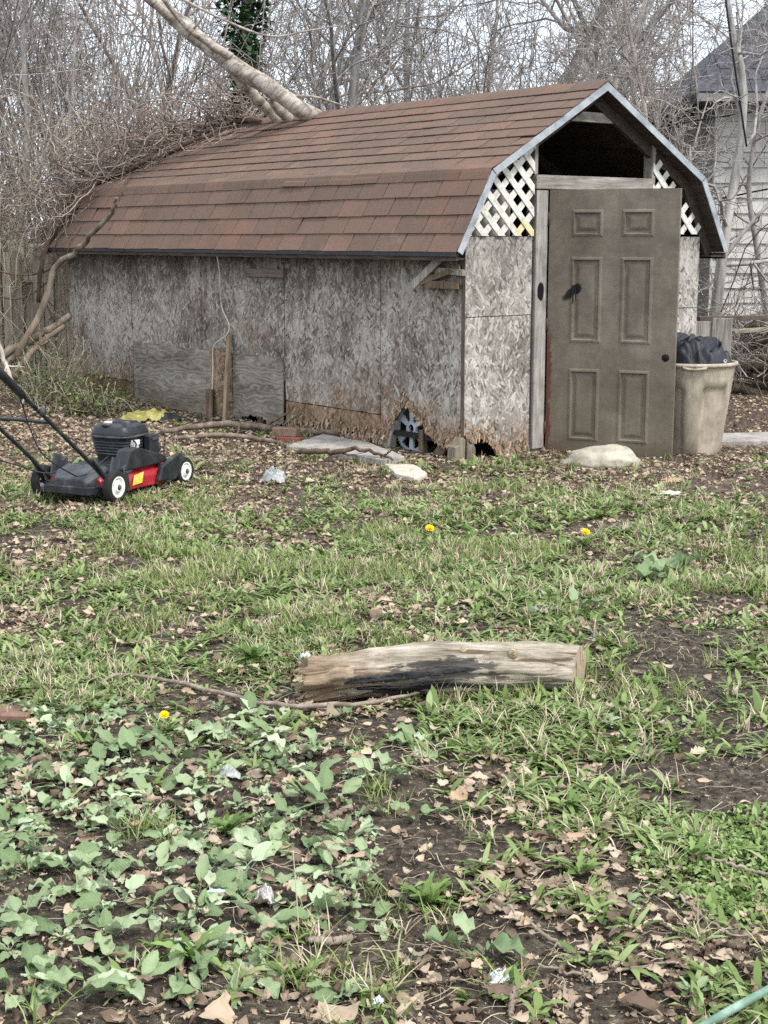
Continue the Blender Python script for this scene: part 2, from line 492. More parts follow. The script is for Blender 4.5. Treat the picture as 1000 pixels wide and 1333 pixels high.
sheet('plywood_patch', M_ply, wallside, 3.33, 4.69, [(3.3,.578),(4.7,.588)], [(3.2,.0),(4.7,.02)], -.012, -.001, .0, seed=8)
sheet('plywood_patch', M_ply, wallside, 2.21, 2.96, .588, [(2.2,.03),(2.3,.05),(2.42,.03),(2.5,.08),(2.7,.09),(2.86,.03),(2.96,.01)], -.012, -.001, .008, seed=9, bow=lambda x, z: -.03 * max(0, .3 - z))
M_rot_ply = osb('rotten_plywood', '#332a22', '#5f5145', '#8d7f70', '#5b4a3b', 1.0, 0, .25)
sheet('plywood_patch', M_rot_ply, wallside, 2.966, 3.325, [(2.96,.56),(3.05,.62),(3.2,.61),(3.33,.57)], -.02, -.016, -.004, .004, seed=10, bow=lambda x, z: -.05 * math.sin(max(0, min(1, (x - 2.96) / .36)) * PI) * (.4 + .6 * (z < .35)))
# loose flakes on the rotten foot
fl = Big(); r = np.random.default_rng(5)
nfl = 620
sv = r.uniform(.02, 2.19, nfl); 
base = np.where(sv < .94, np.interp(sv, [0,.05,.15,.25,.35,.45,.52,.60,.665,.70,.76,.82,.86,.90,.94],[.19,.13,.08,.075,.13,.20,.25,.31,.34,.31,.23,.15,.07,.03,.03]), .02)
zz = base + np.abs(r.normal(0, .05, nfl)) + .006
ln = r.uniform(.008, .024, nfl); wd = r.uniform(.004, .012, nfl); an = r.normal(PI / 2, .8, nfl); out = -r.uniform(.001, .014, nfl)
ca, sa = np.cos(an), np.sin(an)
tilt = r.uniform(-.006, .014, nfl)
q = []
for sl, sw in ((-1, -1), (1, -1), (1, 1), (-1, 1)):
    q.append(np.stack([out - tilt * (sl < 0), sv + sl * ln * ca - sw * wd * sa, zz + sl * ln * sa + sw * wd * ca], -1))
Vf = np.stack(q, 1).reshape(-1, 3); fl.add(Vf, np.arange(nfl * 4).reshape(-1, 4))
n2_ = 160
su = r.uniform(.01, .63, n2_); zb = np.interp(su, [0,.03,.08,.12,.2,.26,.3,.35,.635],[.19,.15,.12,.13,.13,.10,.03,0,0]) + np.abs(r.normal(0, .06, n2_))
ln = r.uniform(.01, .03, n2_); wd = r.uniform(.003, .008, n2_); an = r.normal(PI / 2, .6, n2_); ca, sa = np.cos(an), np.sin(an); out = -r.uniform(.001, .012, n2_)
q = [np.stack([su + sl * ln * ca - sw * wd * sa, out, zb + sl * ln * sa + sw * wd * ca], -1) for sl, sw in ((-1, -1), (1, -1), (1, 1), (-1, 1))]
fl.add(np.stack(q, 1).reshape(-1, 3), np.arange(n2_ * 4).reshape(-1, 4))
M_flake = mottled('loose_flake', ['#5c4837', '#8f775f', '#c4b098'], 3, island=.35, bump=0)
tag(add('loose_flakes', fl.mesh('loose_flakes', M_flake), shed), kind='stuff')

# front wall
sheet('wall_panel', M_osb_front_lit, wallfront, .002, .634, 1.556, 1.007, 0, .012, seed=11)
sheet('wall_panel', M_osb_front_lit, wallfront, .002, .634, 1.001, [(0,.19),(.03,.15),(.08,.12),(.12,.13),(.2,.13),(.26,.10),(.3,.03),(.35,-.03),(.64,-.04)], .002, .014, .007, seed=12)
sheet('wall_panel', M_osb_front_lit, wallfront, 1.875, W - .002, 1.556, 1.007, .001, .013, seed=13)
sheet('wall_panel', M_osb_front_lit, wallfront, 1.875, W - .002, 1.001, -.05, .003, .015, seed=14)
# back and right walls
MB().box((W - .012, .02, -.05), (W, L - .02, 1.475)).build('side_wall', M_osb_side, shed)
prof = [(-.18, 1.454), (.125, 2.0), (W / 2, 2.637), (W - .125, 2.0), (W + .18, 1.454)]
bp = [(0, -.05), (W, -.05), (W, 1.45), (W - .145, 1.94), (W / 2, 2.57), (.145, 1.94), (0, 1.45)]
MB().prism(bp, lambda a, b, d: (a, d, b), L - .012, L).build('back_wall', M_osb_side, shed)
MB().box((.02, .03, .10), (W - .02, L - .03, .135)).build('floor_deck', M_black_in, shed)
for v in (.9, 2.2, 3.47, 4.7):
    MB().box((.016, v - .02, .14), (.10, v + .02, 1.47)).build('stud', M_dark_wood, shed)
MB().box((.07, 1.6, .136), (.082, 5.9, 1.45)).build('inner_dark_sheet', M_black_in, shed)  # near-black sheet stands in for the dark interior behind the boards
for v in (1.0, 2.6, 4.2):
    MB().box((.05, v, .0), (W - .05, v + .09, .099)).build('skid', M_brown_wood, shed)
# posts, lintel, trim
M_stub = wood('weathered_stub', ['#4a4238', '#7d7364', '#aaa08e'], 'z', rnd=.2)
MB().box((.017, .017, -.08), (.10, .10, 1.40)).build('corner_post', M_brown_wood, shed)
MB().prism([(.008, -.08), (.098, -.08), (.092, .085), (.07, .12), (.045, .105), (.012, .15)], lambda a, b, d: (a, d, b), -.028, .014).build('corner_stub', M_stub, shed, .003, rot=(0, 0, .05))
MB().prism([(-.095, -.08), (-.004, -.08), (-.002, .155), (-.03, .17), (-.06, .115), (-.088, .10)], lambda a, b, d: (a, d, b), -.02, .07).build('corner_stub', M_stub, shed, .003, rot=(0, .03, -.08))
MB().box((-.006, -.006, .16), (-.001, .03, 1.45)).build('corner_strip', wood('reddish_strip', ['#3d322c', '#5e5048', '#7d7065'], 'z'), shed)
g = G('door_trim_wood'); x, y, z = g.sep(g.obj())
f1 = g.noise(g.mapping(g.obj(), (1, 1, .06)), 55, 6, .65, .5); f2 = g.noise(g.obj(), 6, 4)
c = g.ramp(g.math('ADD', g.math('MULTIPLY', f1, .6), g.math('MULTIPLY', f2, .4)), [(.3, C('#56524d')), (.5, C('#928e87')), (.68, C('#bdb9b1'))])
dx = g.math('DIVIDE', g.math('SUBTRACT', x, .705), .035); dz = g.math('DIVIDE', g.math('SUBTRACT', z, 1.17), .065)
dd = g.math('ADD', g.math('ADD', g.math('MULTIPLY', dx, dx), g.math('MULTIPLY', dz, dz)), g.math('MULTIPLY', g.math('SUBTRACT', f2, .5), 1.6))
c = g.mix(g.rng(dd, 1.1, .7), c, C('#121114'))
M_trim = g.done(c, .85, g.bump(f1, .5, .004), 0, .2)
MB().box((.652, -.022, .03), (.764, -.002, 1.880)).build('door_trim', M_trim, shed, .003)
MB().box((.655, -.001, -.06), (.755, .085, 1.884)).build('door_post', M_grey_wood, shed)
MB().box((.640, -.03, 1.889), (1.862, .06, 1.987)).build('lintel', M_grey_wood_x, shed, .004)
MB().box((.632, -.012, 1.990), (.668, .075, 2.25)).build('gable_post', M_grey_wood, shed, .003)
MB().box((1.864, -.012, 1.56), (1.902, .075, 2.25)).build('gable_post', M_grey_wood, shed, .003)
MB().box((1.862, .004, -.05), (1.895, .09, 1.555)).build('door_post', M_grey_wood, shed)
MB().box((.98, .01, 2.375), (1.485, .05, 2.445)).build('collar_board', M_grey_wood_x, shed, .003)
MB().box((.75, -.03, -.04), (1.95, .12, .035)).build('threshold', M_brown_wood, shed)
# grey board behind the left lattice
MB().box((.11, .09, 1.56), (.50, .10, 1.88)).build('gable_board', mottled('lattice_backing', ['#77726b', '#9a958c', '#aea99f'], 5), shed)

# ---- roof: deck, shingles, metal edges
YF, YB = -.13, L + .14
def offs(pr, d):
    out = []
    for i, (a, b) in enumerate(pr):
        nrm = []
        for j in (i - 1, i):
            if 0 <= j < len(pr) - 1:
                dx, dz = pr[j+1][0]-pr[j][0], pr[j+1][1]-pr[j][1]; l = math.hypot(dx, dz); nrm.append((-dz / l, dx / l))
        nx_, nz_ = sum(n[0] for n in nrm), sum(n[1] for n in nrm); l = math.hypot(nx_, nz_)
        k = d / max(.3, (nx_ / l * nrm[0][0] + nz_ / l * nrm[0][1]))
        out.append((a + nx_ / l * k, b + nz_ / l * k))
    return out
roof_out, roof_in = offs(prof, -.006), offs(prof, -.034)
roof = MB().prism(roof_out + roof_in[::-1], lambda a, b, d: (a, d, b), YF + .01, YB - .01).build('roof', M_dark_wood, shed)
# shingle material
g = G('brown_shingle'); r = g.orand(); P = g.pos()
gran = g.noise(P, 420, 3, .8); wear = g.noise(P, 1.3, 5, .6); w2 = g.noise(P, 9, 5, .7)
c = g.ramp(r, [(0, C('#66574c')), (.45, C('#6b594e')), (.85, C('#6f5c50')), (1, C('#775f53'))])
c = g.mix(g.rng(wear, .5, .70, 0, .5), c, C('#7f5e50'))
c = g.mix(g.rng(w2, .5, .8, 0, .4), c, C('#55494a'))
c = g.mix(1.0, c, g.ramp(gran, [(.3, (.55, .54, .54, 1)), (.7, (1.4, 1.38, 1.36, 1))]), 'MULTIPLY')
stk = g.noise(g.mapping(P, (1, 1, .35), (0, 0, 0), (0, 0, 0)), 3.5, 5, .65)
c = g.mix(g.rng(stk, .56, .74, 0, .5), c, C('#463d3a'))
c = g.mix(g.rng(g.noise(P, 2.4, 6, .7), .60, .72, 0, .35), c, C('#8f7f6f'))
M_shingle = g.done(c, .95, g.bump(gran, .6, .003), 0, .2)
TW = .3048
def tab_mesh(w, l=.168, bend=0):
    return MB().box((-w / 2, 0, 0), (w / 2, l, .006)).mesh('shingle', M_shingle)
tab_cache = {}
def get_tab(w):
    k = round(w, 2)
    if k not in tab_cache: tab_cache[k] = tab_mesh(max(.03, w))
    return tab_cache[k]
shr = random.Random(3); nsh = 0
def slope(p0, p1, courses, first_odd, expo, s_start=0.0):
    global nsh
    du, dz = p1[0] - p0[0], p1[1] - p0[1]; ll = math.hypot(du, dz); a, b = du / ll, dz / ll
    ey = Vector((a, 0, b)); ex = Vector((0, -1, 0)); ez = Vector((-b, 0, a))
    for i in range(courses):
        s = s_start + i * expo
        y = YF - .006; off = (TW / 2 if (i + first_odd) % 2 else 0.0) + shr.uniform(-.01, .01)
        yy = YF - .006 - off
        while yy < YB + .004:
            lo, hi = max(yy, YF - .006), min(yy + TW, YB + .004); yy += TW
            if hi - lo < .03: continue
            w = hi - lo - .009; cy = (lo + hi) / 2
            base = Vector((p0[0], 0, p0[1])) + ey * (s + shr.uniform(-.003, .003)) + Vector((0, cy, 0)) + ez * (.0125 + shr.uniform(0, .003))
            tl = -.056 + shr.uniform(-.014, .004) - (.05 if shr.random() < .04 else 0)
            R = Matrix((ex, ey, ez)).transposed()
            M4 = Matrix.Translation(base) @ R.to_4x4() @ Matrix.Rotation(tl, 4, 'X') @ Matrix.Rotation(shr.gauss(0, .006), 4, 'Z')
            add('shingle', get_tab(w), roof, matrix=M4); nsh += 1
slope(prof[0], prof[1], 4, 0, .145, -.012)
slope(prof[1], prof[2], 9, 1, .139, .05)
# bent course over the knee and ridge caps
def bent_mesh(w, pk, pa, pb, la, lb, lift):
    k = Vector((pk[0], 0, pk[1])); A = (Vector((pa[0], 0, pa[1])) - k).normalized(); B = (Vector((pb[0], 0, pb[1])) - k).normalized()
    nA = Vector((A.z, 0, -A.x)); nA = nA if nA.z > 0 else -nA
    nB = Vector((B.z, 0, -B.x)); nB = nB if nB.z > 0 else -nB
    n0 = (nA + nB).normalized()
    line = [A * la + nA * (.016 + lift), A * la * .5 + nA * (.020 + lift * .7), A * .02 + nA * .022, n0 * .024, B * .02 + nB * .022, B * lb + nB * .013]
    V = []; 
    for q, t in ((0, 1), (-.006, 1)):
        for i, pnt in enumerate(line):
            nn = nA if i < 3 else (n0 if i == 3 else nB)
            for sx in (-1, 1): V.append(pnt + nn * q + Vector((0, sx * w / 2, 0)))
    m = len(line); F = []
    for i in range(m - 1):
        F += [(i*2, i*2+1, i*2+3, i*2+2), (2*m+i*2, 2*m+i*2+2, 2*m+i*2+3, 2*m+i*2+1)]
        for sx in (0, 1): F.append((i*2+sx, i*2+2+sx, 2*m+i*2+2+sx, 2*m+i*2+sx))
    F += [(0, 1, 2*m+1, 2*m), (2*m-2, 2*m-1, 4*m-1, 4*m-2)]
    return MB().raw(V, F).mesh('shingle', M_shingle)
knee_m = [bent_mesh(.299, prof[1], prof[0], prof[2], .075, .10, h) for h in (0, .006, .014)]
ridge_m = bent_mesh(.296, prof[2], prof[1], prof[3], .10, .10, .002)
yy = YF - .006; k = 0
while yy < YB - .1:
    lf = 1 if 1.0 < yy < 1.9 else (2 if 1.9 < yy < 2.3 else 0)
    add('shingle', knee_m[lf], roof, loc=(prof[1][0], yy + .1524, prof[1][1] + shr.uniform(0, .004)), rot=(shr.gauss(0, .008), 0, 0)); nsh += 1
    add('shingle', ridge_m, roof, loc=(prof[2][0], yy + .1524, prof[2][1] + shr.uniform(0, .003)), rot=(shr.gauss(0, .006), 0, 0)); nsh += 1
    yy += TW
# right slopes: plain shingle sheets laid course on course (out of sight)
mb = MB()
for pa, pb, cnt in ((prof[4], prof[3], 4), (prof[3], prof[2], 9)):
    du, dz = pb[0]-pa[0], pb[1]-pa[1]; ll = math.hypot(du, dz); A = Vector((du/ll, 0, dz/ll)); N = Vector((dz/ll, 0, -du/ll)) ; N = N if N.z > 0 else -N
    o_ = Vector((pa[0], 0, pa[1]))
    for i in range(cnt):
        e0 = o_ + A * (ll * i / cnt) + N * .014; e1 = o_ + A * (ll * (i + 1.1) / cnt) + N * .006
        mb.raw([e0 + Vector((0, YF, 0)), e0 + Vector((0, YB, 0)), e1 + Vector((0, YB, 0)), e1 + Vector((0, YF, 0)),
                e0 - N * .006 + Vector((0, YF, 0)), e0 - N * .006 + Vector((0, YB, 0)), e1 - N * .005 + Vector((0, YB, 0)), e1 - N * .005 + Vector((0, YF, 0))],
               [(0,1,2,3),(7,6,5,4),(0,4,5,1),(0,3,7,4),(1,5,6,2),(3,2,6,7)])
tag(mb.build('shingle_course', M_shingle, roof), kind='stuff')
# metal edge along the front rake
M_metal = mottled('galvanised_edge', ['#7d8386', '#a0a6a9', '#b8bdbf'], 9, rough=.5, bump=.1, metal=.25, spec=.4)
eo, ei = offs(prof, .007), offs(prof, -.042)
for i in range(4):
    t0, t1 = (0.0, .995) if i % 2 == 0 else (.005, 1.0)
    lerp = lambda p, q, t: (p[0] + (q[0] - p[0]) * t, p[1] + (q[1] - p[1]) * t)
    poly = [lerp(eo[i], eo[i+1], t0), lerp(eo[i], eo[i+1], t1), lerp(ei[i], ei[i+1], t1), lerp(ei[i], ei[i+1], t0)]
    e2 = offs(prof, .003)
    fl_ = [lerp(eo[i], eo[i+1], t0), lerp(eo[i], eo[i+1], t1), lerp(e2[i], e2[i+1], t1), lerp(e2[i], e2[i+1], t0)]
    MB().prism(poly, lambda a, b, d: (a, d, b), YF - .004, YF + .004).build('drip_edge', M_metal, shed)
M_eave = mottled('dark_eave_metal', ['#26262a', '#3a3a40'], 8, rough=.5, bump=.05)
MB().box((-.194, YF + .012, 1.424), (-.184, YB - .02, 1.452)).build('eave_edge', M_eave, shed)
MB().box((-.181, YF + .02, 1.395), (-.160, YB - .03, 1.432)).build('fascia_board', M_dark_wood, shed)
MB().box((W + .16, YF + .02, 1.385), (W + .185, YB - .03, 1.432)).build('fascia_board', M_dark_wood, shed)
# soffit strips closing the eaves
MB().box((-.158, .0, 1.40), (-.002, YB - .05, 1.412)).build('soffit', M_dark_wood, shed)
MB().box((W + .002, YF + .02, 1.40), (W + .158, YB - .05, 1.412)).build('soffit', M_dark_wood, shed)
# rafters in the gable
ra, rb = offs(prof, -.036), offs(prof, -.115)
for yb, nm in ((.0, 'rafter'), (1.2, 'rafter'), (2.4, 'rafter')):
    for i in range(4):
        if i in (0, 3) and yb: continue
        MB().prism([ra[i], ra[i+1], rb[i+1], rb[i]], lambda a, b, d: (a, d, b), yb, yb + .04).build(nm, M_dark_wood, shed)

# ---- lattice
def clip(poly, A, B, Cc):
    """keep A*x+B*y<=C"""
    out = []
    for i in range(len(poly)):
        p, q = poly[i], poly[(i + 1) % len(poly)]
        fp, fq = A*p[0]+B*p[1]-Cc, A*q[0]+B*q[1]-Cc
        if fp <= 0: out.append(p)
        if (fp < 0) != (fq < 0):
            t = fp / (fp - fq); out.append((p[0]+(q[0]-p[0])*t, p[1]+(q[1]-p[1])*t))
    return out
g = G('white_lattice'); x, y, z = g.sep(g.obj())
n = g.noise(g.obj(), 24, 5, .7); n2 = g.noise(g.obj(), 7, 3)
c = g.ramp(n, [(.3, C('#a5a195')), (.5, C('#d3d0c6')), (.7, C('#e6e4dd'))])
yel = g.math('MULTIPLY', g.rng(g.math('ADD', z, g.math('MULTIPLY', n2, .12)), 1.76, 1.66), g.rng(x, .38, .55))
yel = g.math('MULTIPLY', yel, g.math('LESS_THAN', x, .8))
c = g.mix(g.math('MULTIPLY', yel, .6), c, C('#d9c56e'))
M_lat = g.done(c, .6, g.bump(n, .3, .003), 0, .35)
def lattice(name, planes, u0, u1, z0, z1, label):
    e = tag(add(name, None, shed), label)
    e.empty_display_size = .05
    sp, sw, Lg = .111, .047, 2.0
    for sgn, d0 in ((1, -.012), (-1, -.020)):
        dx, dz = math.cos(PI/4), sgn * math.sin(PI/4)
        nx_, nz_ = -dz, dx
        for k in range(-25, 26):
            cx, cz = u0 + nx_ * sp * k, z0 + nz_ * sp * k
            poly = [(cx - dx*Lg - nx_*sw/2, cz - dz*Lg - nz_*sw/2), (cx + dx*Lg - nx_*sw/2, cz + dz*Lg - nz_*sw/2),
                    (cx + dx*Lg + nx_*sw/2, cz + dz*Lg + nz_*sw/2), (cx - dx*Lg + nx_*sw/2, cz - dz*Lg + nz_*sw/2)]
            for A, B, Cc in planes(sgn):
                poly = clip(poly, A, B, Cc)
                if len(poly) < 3: break
            if len(poly) < 3: continue
            ar = abs(sum(poly[i][0]*poly[(i+1)%len(poly)][1]-poly[(i+1)%len(poly)][0]*poly[i][1] for i in range(len(poly)))) / 2
            if ar < .0004: continue
            MB().prism(poly, lambda a, b, d: (a, d, b), d0, d0 + .007).build('slat', M_lat, e)
def halfplane(p, q):            # keep right-hand side below the line p->q (left to right)
    A, B = -(q[1]-p[1]), q[0]-p[0]; return (A, B, A*p[0]+B*p[1])
def planesL(sg):
    return [(-1, 0, .0), (1, 0, .630), (0, -1, -1.561), halfplane((-.06, 1.59), (.13, 1.95)), halfplane((.12, 1.94), (.64, 2.245))]
def planesR(sg):
    pl = [(-1, 0, -1.872), (1, 0, 2.49), (0, -1, -1.575)]
    if sg > 0: pl.append((1, 1, 1.87 + 2.215))           # ends cut square across
    else: pl.append((1, 1, 1.87 + 2.17))
    return pl
lattice('lattice_panel', planesL, 0, 0, 0, 0, 'white lattice with a yellowed corner left of the gable opening')
lattice('lattice_panel', planesR, 1.90, 0, 1.575, 0, 'white lattice with jagged cut edge right of the gable opening')

# ---- door, hinged on the left post and swung out
DW, DH, DT = .935, 1.905, .042
door_ang = math.radians(-23.0) - SA
dp = Vector((.772, -.03, -.02))
door = add('door', None, shed, loc=dp, rot=(0, 0, door_ang))
tag(door, 'olive brown six panel door smeared with black spray paint')
g = G('olive_door'); x, y, z = g.sep(g.obj())
n1 = g.noise(g.obj(), 3, 6, .65); n2 = g.noise(g.obj(), 22, 5, .7); n3 = g.noise(g.mapping(g.obj(), (1, 1, .3)), 7, 5, .6)
c = g.ramp(g.math('ADD', g.math('MULTIPLY', n1, .7), g.math('MULTIPLY', n2, .3)), [(.34, C('#544d43')), (.5, C('#6b6256')), (.66, C('#827768'))])
c = g.mix(g.rng(n3, .6, .75, 0, .35), c, C('#7b7669'))
c = g.mix(g.math('MULTIPLY', g.rng(g.math('ADD', z, g.math('MULTIPLY', n1, .8)), 1.2, .5), .35), c, C('#6b6149'))
rust = g.math('MULTIPLY', g.rng(g.math('ADD', x, g.math('MULTIPLY', g.math('SUBTRACT', n2, .5), .10)), .045, .015), g.rng(g.math('ADD', z, g.math('MULTIPLY', n1, .3)), 1.15, .95))
c = g.mix(rust, c, C('#5a3328'))
c = g.mix(g.rng(g.noise(g.mapping(g.obj(), (6, 1, .5), (0, 0, 0), (2, 0, 1)), 4, 6, .7), .58, .72, 0, .45), c, C('#4a3a2c'))
c = g.mix(g.rng(g.noise(g.mapping(g.obj(), (1, 1, 1), (0, 0, 0), (7, 0, 3)), 2.2, 5, .6), .55, .7, 0, .35), c, C('#8d877b'))
c = g.mix(g.math('MULTIPLY', g.rng(g.math('ADD', z, g.math('MULTIPLY', n1, .25)), .32, .12), .6), c, C('#5a4a38'))
def blob(cx, cz, rx, rz, ang, amp=.9):
    a = g.math('SUBTRACT', x, cx); b = g.math('SUBTRACT', z, cz); ca, sa = math.cos(ang), math.sin(ang)
    p = g.math('DIVIDE', g.math('ADD', g.math('MULTIPLY', a, ca), g.math('MULTIPLY', b, sa)), rx)
    q = g.math('DIVIDE', g.math('SUBTRACT', g.math('MULTIPLY', b, ca), g.math('MULTIPLY', a, sa)), rz)
    return g.math('ADD', g.math('ADD', g.math('MULTIPLY', p, p), g.math('MULTIPLY', q, q)), g.math('MULTIPLY', g.math('SUBTRACT', n2, .5), amp))
sp = g.rng(blob(.176, 1.185, .085, .028, .72, 1.6), 1.6, .5)
sp2 = g.rng(blob(.205, 1.205, .045, .035, .5), 1.2, .8)
dr = g.rng(blob(.187, 1.15, .004, .05, 0, .3), 1.2, .8); dr2 = g.rng(blob(.203, 1.16, .004, .045, 0, .3), 1.2, .8)
sp = g.math('MAXIMUM', g.math('MAXIMUM', sp, sp2), g.math('MAXIMUM', dr, dr2))
c = g.mix(sp, c, C('#0e0e12'))
M_door = g.done(c, g.rng(n2, .3, .7, .5, .72), g.bump(n2, .12, .003), 0, .35)
xs_l, xs_r = (.158, .378), (.520, .748)
xs_l, xs_r = (.165, .395), (.530, .760)
rows_ = ((1.575, 1.765), (.825, 1.435), (.115, .640))
rects = [(a, b, c0, d0) for a, b in (xs_l, xs_r) for c0, d0 in rows_]
xc = sorted({0, DW} | {r_[0] for r_ in rects} | {r_[1] for r_ in rects}); zc = sorted({0, DH} | {r_[2] for r_ in rects} | {r_[3] for r_ in rects})
mb = MB(); VV = {}
for i in range(len(xc) - 1):
    for k in range(len(zc) - 1):
        if any(abs(r_[0]-xc[i]) < 1e-6 and abs(r_[2]-zc[k]) < 1e-6 for r_ in rects): continue
        mb.raw([(xc[i], 0, zc[k]), (xc[i+1], 0, zc[k]), (xc[i+1], 0, zc[k+1]), (xc[i], 0, zc[k+1])], [(0, 1, 2, 3)])
mb.raw([(0, 0, 0), (DW, 0, 0), (DW, 0, DH), (0, 0, DH), (0, DT, 0), (DW, DT, 0), (DW, DT, DH), (0, DT, DH)], [(4, 7, 6, 5), (0, 4, 5, 1), (1, 5, 6, 2), (2, 6, 7, 3), (3, 7, 4, 0)])
me = mb.mesh('door_slab', M_door, fix=False)
add('door_slab', me, door)
for r_ in rects:
    x0, x1, z0, z1 = r_
    steps = ((0, 0), (.008, -.005), (.020, -.007), (.030, .012), (.040, .013), (.062, .003), (.070, .002))
    V = []; F = []
    for ins, dep in steps:
        V += [(x0+ins, dep, z0+ins), (x1-ins, dep, z0+ins), (x1-ins, dep, z1-ins), (x0+ins, dep, z1-ins)]
    for i in range(len(steps) - 1):
        for k in range(4): F.append((i*4+k, i*4+(k+1) % 4, i*4+4+(k+1) % 4, i*4+4+k))
    i = (len(steps) - 1) * 4; F.append((i, i+1, i+2, i+3))
    add('door_panel', MB().raw(V, F).mesh('door_panel', M_door, fix=False), door)
M_hole = mottled('knob_hole_black', ['#08080a', '#0d0d10'], 4, bump=0)
MB().lathe([(.001, -.0015), (.027, -.0015), (.029, .003), (.029, .02)], 20, 'y', (.868, 0, .735)).build('knob_hole_disc', M_hole, door)  # black disc stands in for the darkness of an open bore
M_rusty = mottled('rusty_hinge', ['#3c2a22', '#5f473a'], 20, rough=.7)
for hz in (.2, .95, 1.7):
    MB().lathe([(.001, hz - .045), (.007, hz - .045), (.007, hz + .045), (.001, hz + .045)], 10, 'z', (-.003, -.004, 0)).build('hinge', M_rusty, door)
# bits fixed to the side wall
M_vent = wood('brown_block_wood', ['#4a4038', '#6e6157', '#85786c'], 'y')
MB().box((-.035, 2.16, 1.232), (-.001, 2.72, 1.30)).build('wall_block', M_vent, shed, .004)
MB().box((-.06, .02, 1.20), (-.045, .36, 1.25), (.0, 0, .05)).build('broken_board', M_brown_wood, shed)
MB().box((-.075, .10, 1.30), (-.062, .52, 1.355), (-.62, 0, .08)).build('broken_board', M_grey_wood, shed)
MB().box((-.055, .02, 1.27), (-.04, .42, 1.31), (-.30, .2, .05)).build('broken_board', M_brown_wood, shed)
MB().box((-.04, -.02, 1.30), (-.005, .35, 1.34), (.05, 0, -.02)).build('broken_board', M_grey_wood, shed)
# supports that show under the rotten foot
MB().box((.0, .82, -.06), (.06, .90, .22), (.22, 0, 0)).build('stub_post', M_grey_wood, shed, .003)
MB().box((.01, .46, -.06), (.06, .51, .17)).build('stub_post', M_brown_wood, shed, .003)
MB().box((.02, .17, -.05), (.05, .25, .28), (.75, 0, 0)).build('stub_post', M_brown_wood, shed, .003)
MB().box((.02, 2.36, -.05), (.10, 2.52, .06)).build('stub_post', M_brown_wood, shed, .003)
MB().box((.03, 1.05, -.05), (.08, 1.11, .10)).build('stub_post', M_brown_wood, shed, .003)
# ------------------------------------------------------------------ trash can with black cloth
M_bin = None
g = G('beige_plastic'); x, y, z = g.sep(g.obj())
n1 = g.noise(g.obj(), 6, 6, .7); n2 = g.noise(g.mapping(g.obj(), (1, 1, .25)), 30, 5, .7)
c = g.ramp(g.math('ADD', g.math('MULTIPLY', n1, .5), g.math('MULTIPLY', n2, .5)), [(.32, C('#7f7565')), (.5, C('#a89d8b')), (.66, C('#beb4a3'))])
c = g.mix(g.math('MULTIPLY', g.rng(g.math('ADD', z, g.math('MULTIPLY', n1, .6)), .75, .2), .45), c, C('#6d6250'))
M_bin = g.done(c, .55, g.bump(n2, .15, .002), 0, .35)
BX, BY = 2.245, 10.84
can = thing('trash_can', 'dirty beige plastic trash can overflowing with black cloth beside the door', 'trash can', (BX, BY, -.012))
NS, HB = 96, .675
prof_b = [0, .012, .03, .12, .25, .40, .498, .512, .56, .62, .655, HB]
V = []
for zz_ in prof_b:
    t = zz_ / HB
    for k in range(NS):
        a = 2 * PI * k / NS
        r0 = .222 + (.312 - .222) * t
        ph = (math.degrees(a) - 262) % 72
        ph = min(ph, 72 - ph)
        bulge = 1 / (1 + math.exp((ph - 15) * 2.2))
        rec = -.024 * (1 - bulge) if zz_ < .505 else -.001
        if zz_ < .03: rec = -.010 - .01 * (zz_ < .005)
        if zz_ > .64: rec = .0
        V.append(((r0 + rec) * math.cos(a), (r0 + rec) * math.sin(a), zz_))
F = [(i*NS+k, i*NS+(k+1) % NS, (i+1)*NS+(k+1) % NS, (i+1)*NS+k) for i in range(len(prof_b)-1) for k in range(NS)]
F.append(tuple(reversed(range(NS))))
mb = MB().raw(V, F, True)
mb.lathe([(.238, .30), (.292, HB - .01)], 48)
add('body', mb.mesh('body', M_bin), can)
MB().lathe([(.304, HB - .024), (.324, HB - .022), (.329, HB - .010), (.324, HB + .004), (.310, HB + .006), (.302, HB - .006)], 64).build('rim', M_bin, can)
for ang in (262, 262 + 180):
    a = math.radians(ang); c0 = Vector((math.cos(a), math.sin(a), 0)); t0 = Vector((-math.sin(a), math.cos(a), 0))
    pts = [c0 * .316 + t0 * s_ * .085 + Vector((0, 0, HB - .022 - .012 * (1 - (s_ ** 2)))) for s_ in (-1, -.6, 0, .6, 1)]
    MB().tube(pts, .011, 8).build('handle', M_bin, can)
# crumpled black cloth
from mathutils import noise as mnoise
M_cloth = mottled('black_cloth', ['#0d0d12', '#17181f', '#24252d'], 9, rough=.55, bump=.3, bdist=.004, spec=.4)
V = []; F = []; A_, R_ = 120, 40
for i in range(R_ + 1):
    t = i / R_
    for k in range(A_):
        a = 2 * PI * k / A_
        rr = .290 * t; x_, y_ = rr * math.cos(a), rr * math.sin(a)
        h = .19 * (1 - t ** 4.0) + .07 * max(0, -x_ / .26) * (1 - t ** 4) 
        p = Vector((x_, y_, 0)) * 7
        w_ = p + Vector((mnoise.noise(p * .6 + Vector((3, 1, 2))), mnoise.noise(p * .6 + Vector((9, 4, 1))), 0)) * 1.3
        ridge = 1 - abs(mnoise.noise(w_)) * 2.2
        ridge2 = 1 - abs(mnoise.noise(w_ * 2.3 + Vector((5, 5, 5)))) * 2.0
        ridge3 = 1 - abs(mnoise.noise(w_ * 5.1 + Vector((1, 7, 2)))) * 2.0
        e = min(1, (1 - t) * 6 + .25)
        z_ = HB - .03 + h + (ridge * .055 + ridge2 * .026 + ridge3 * .010 - .05) * e
        V.append((x_, y_, z_))
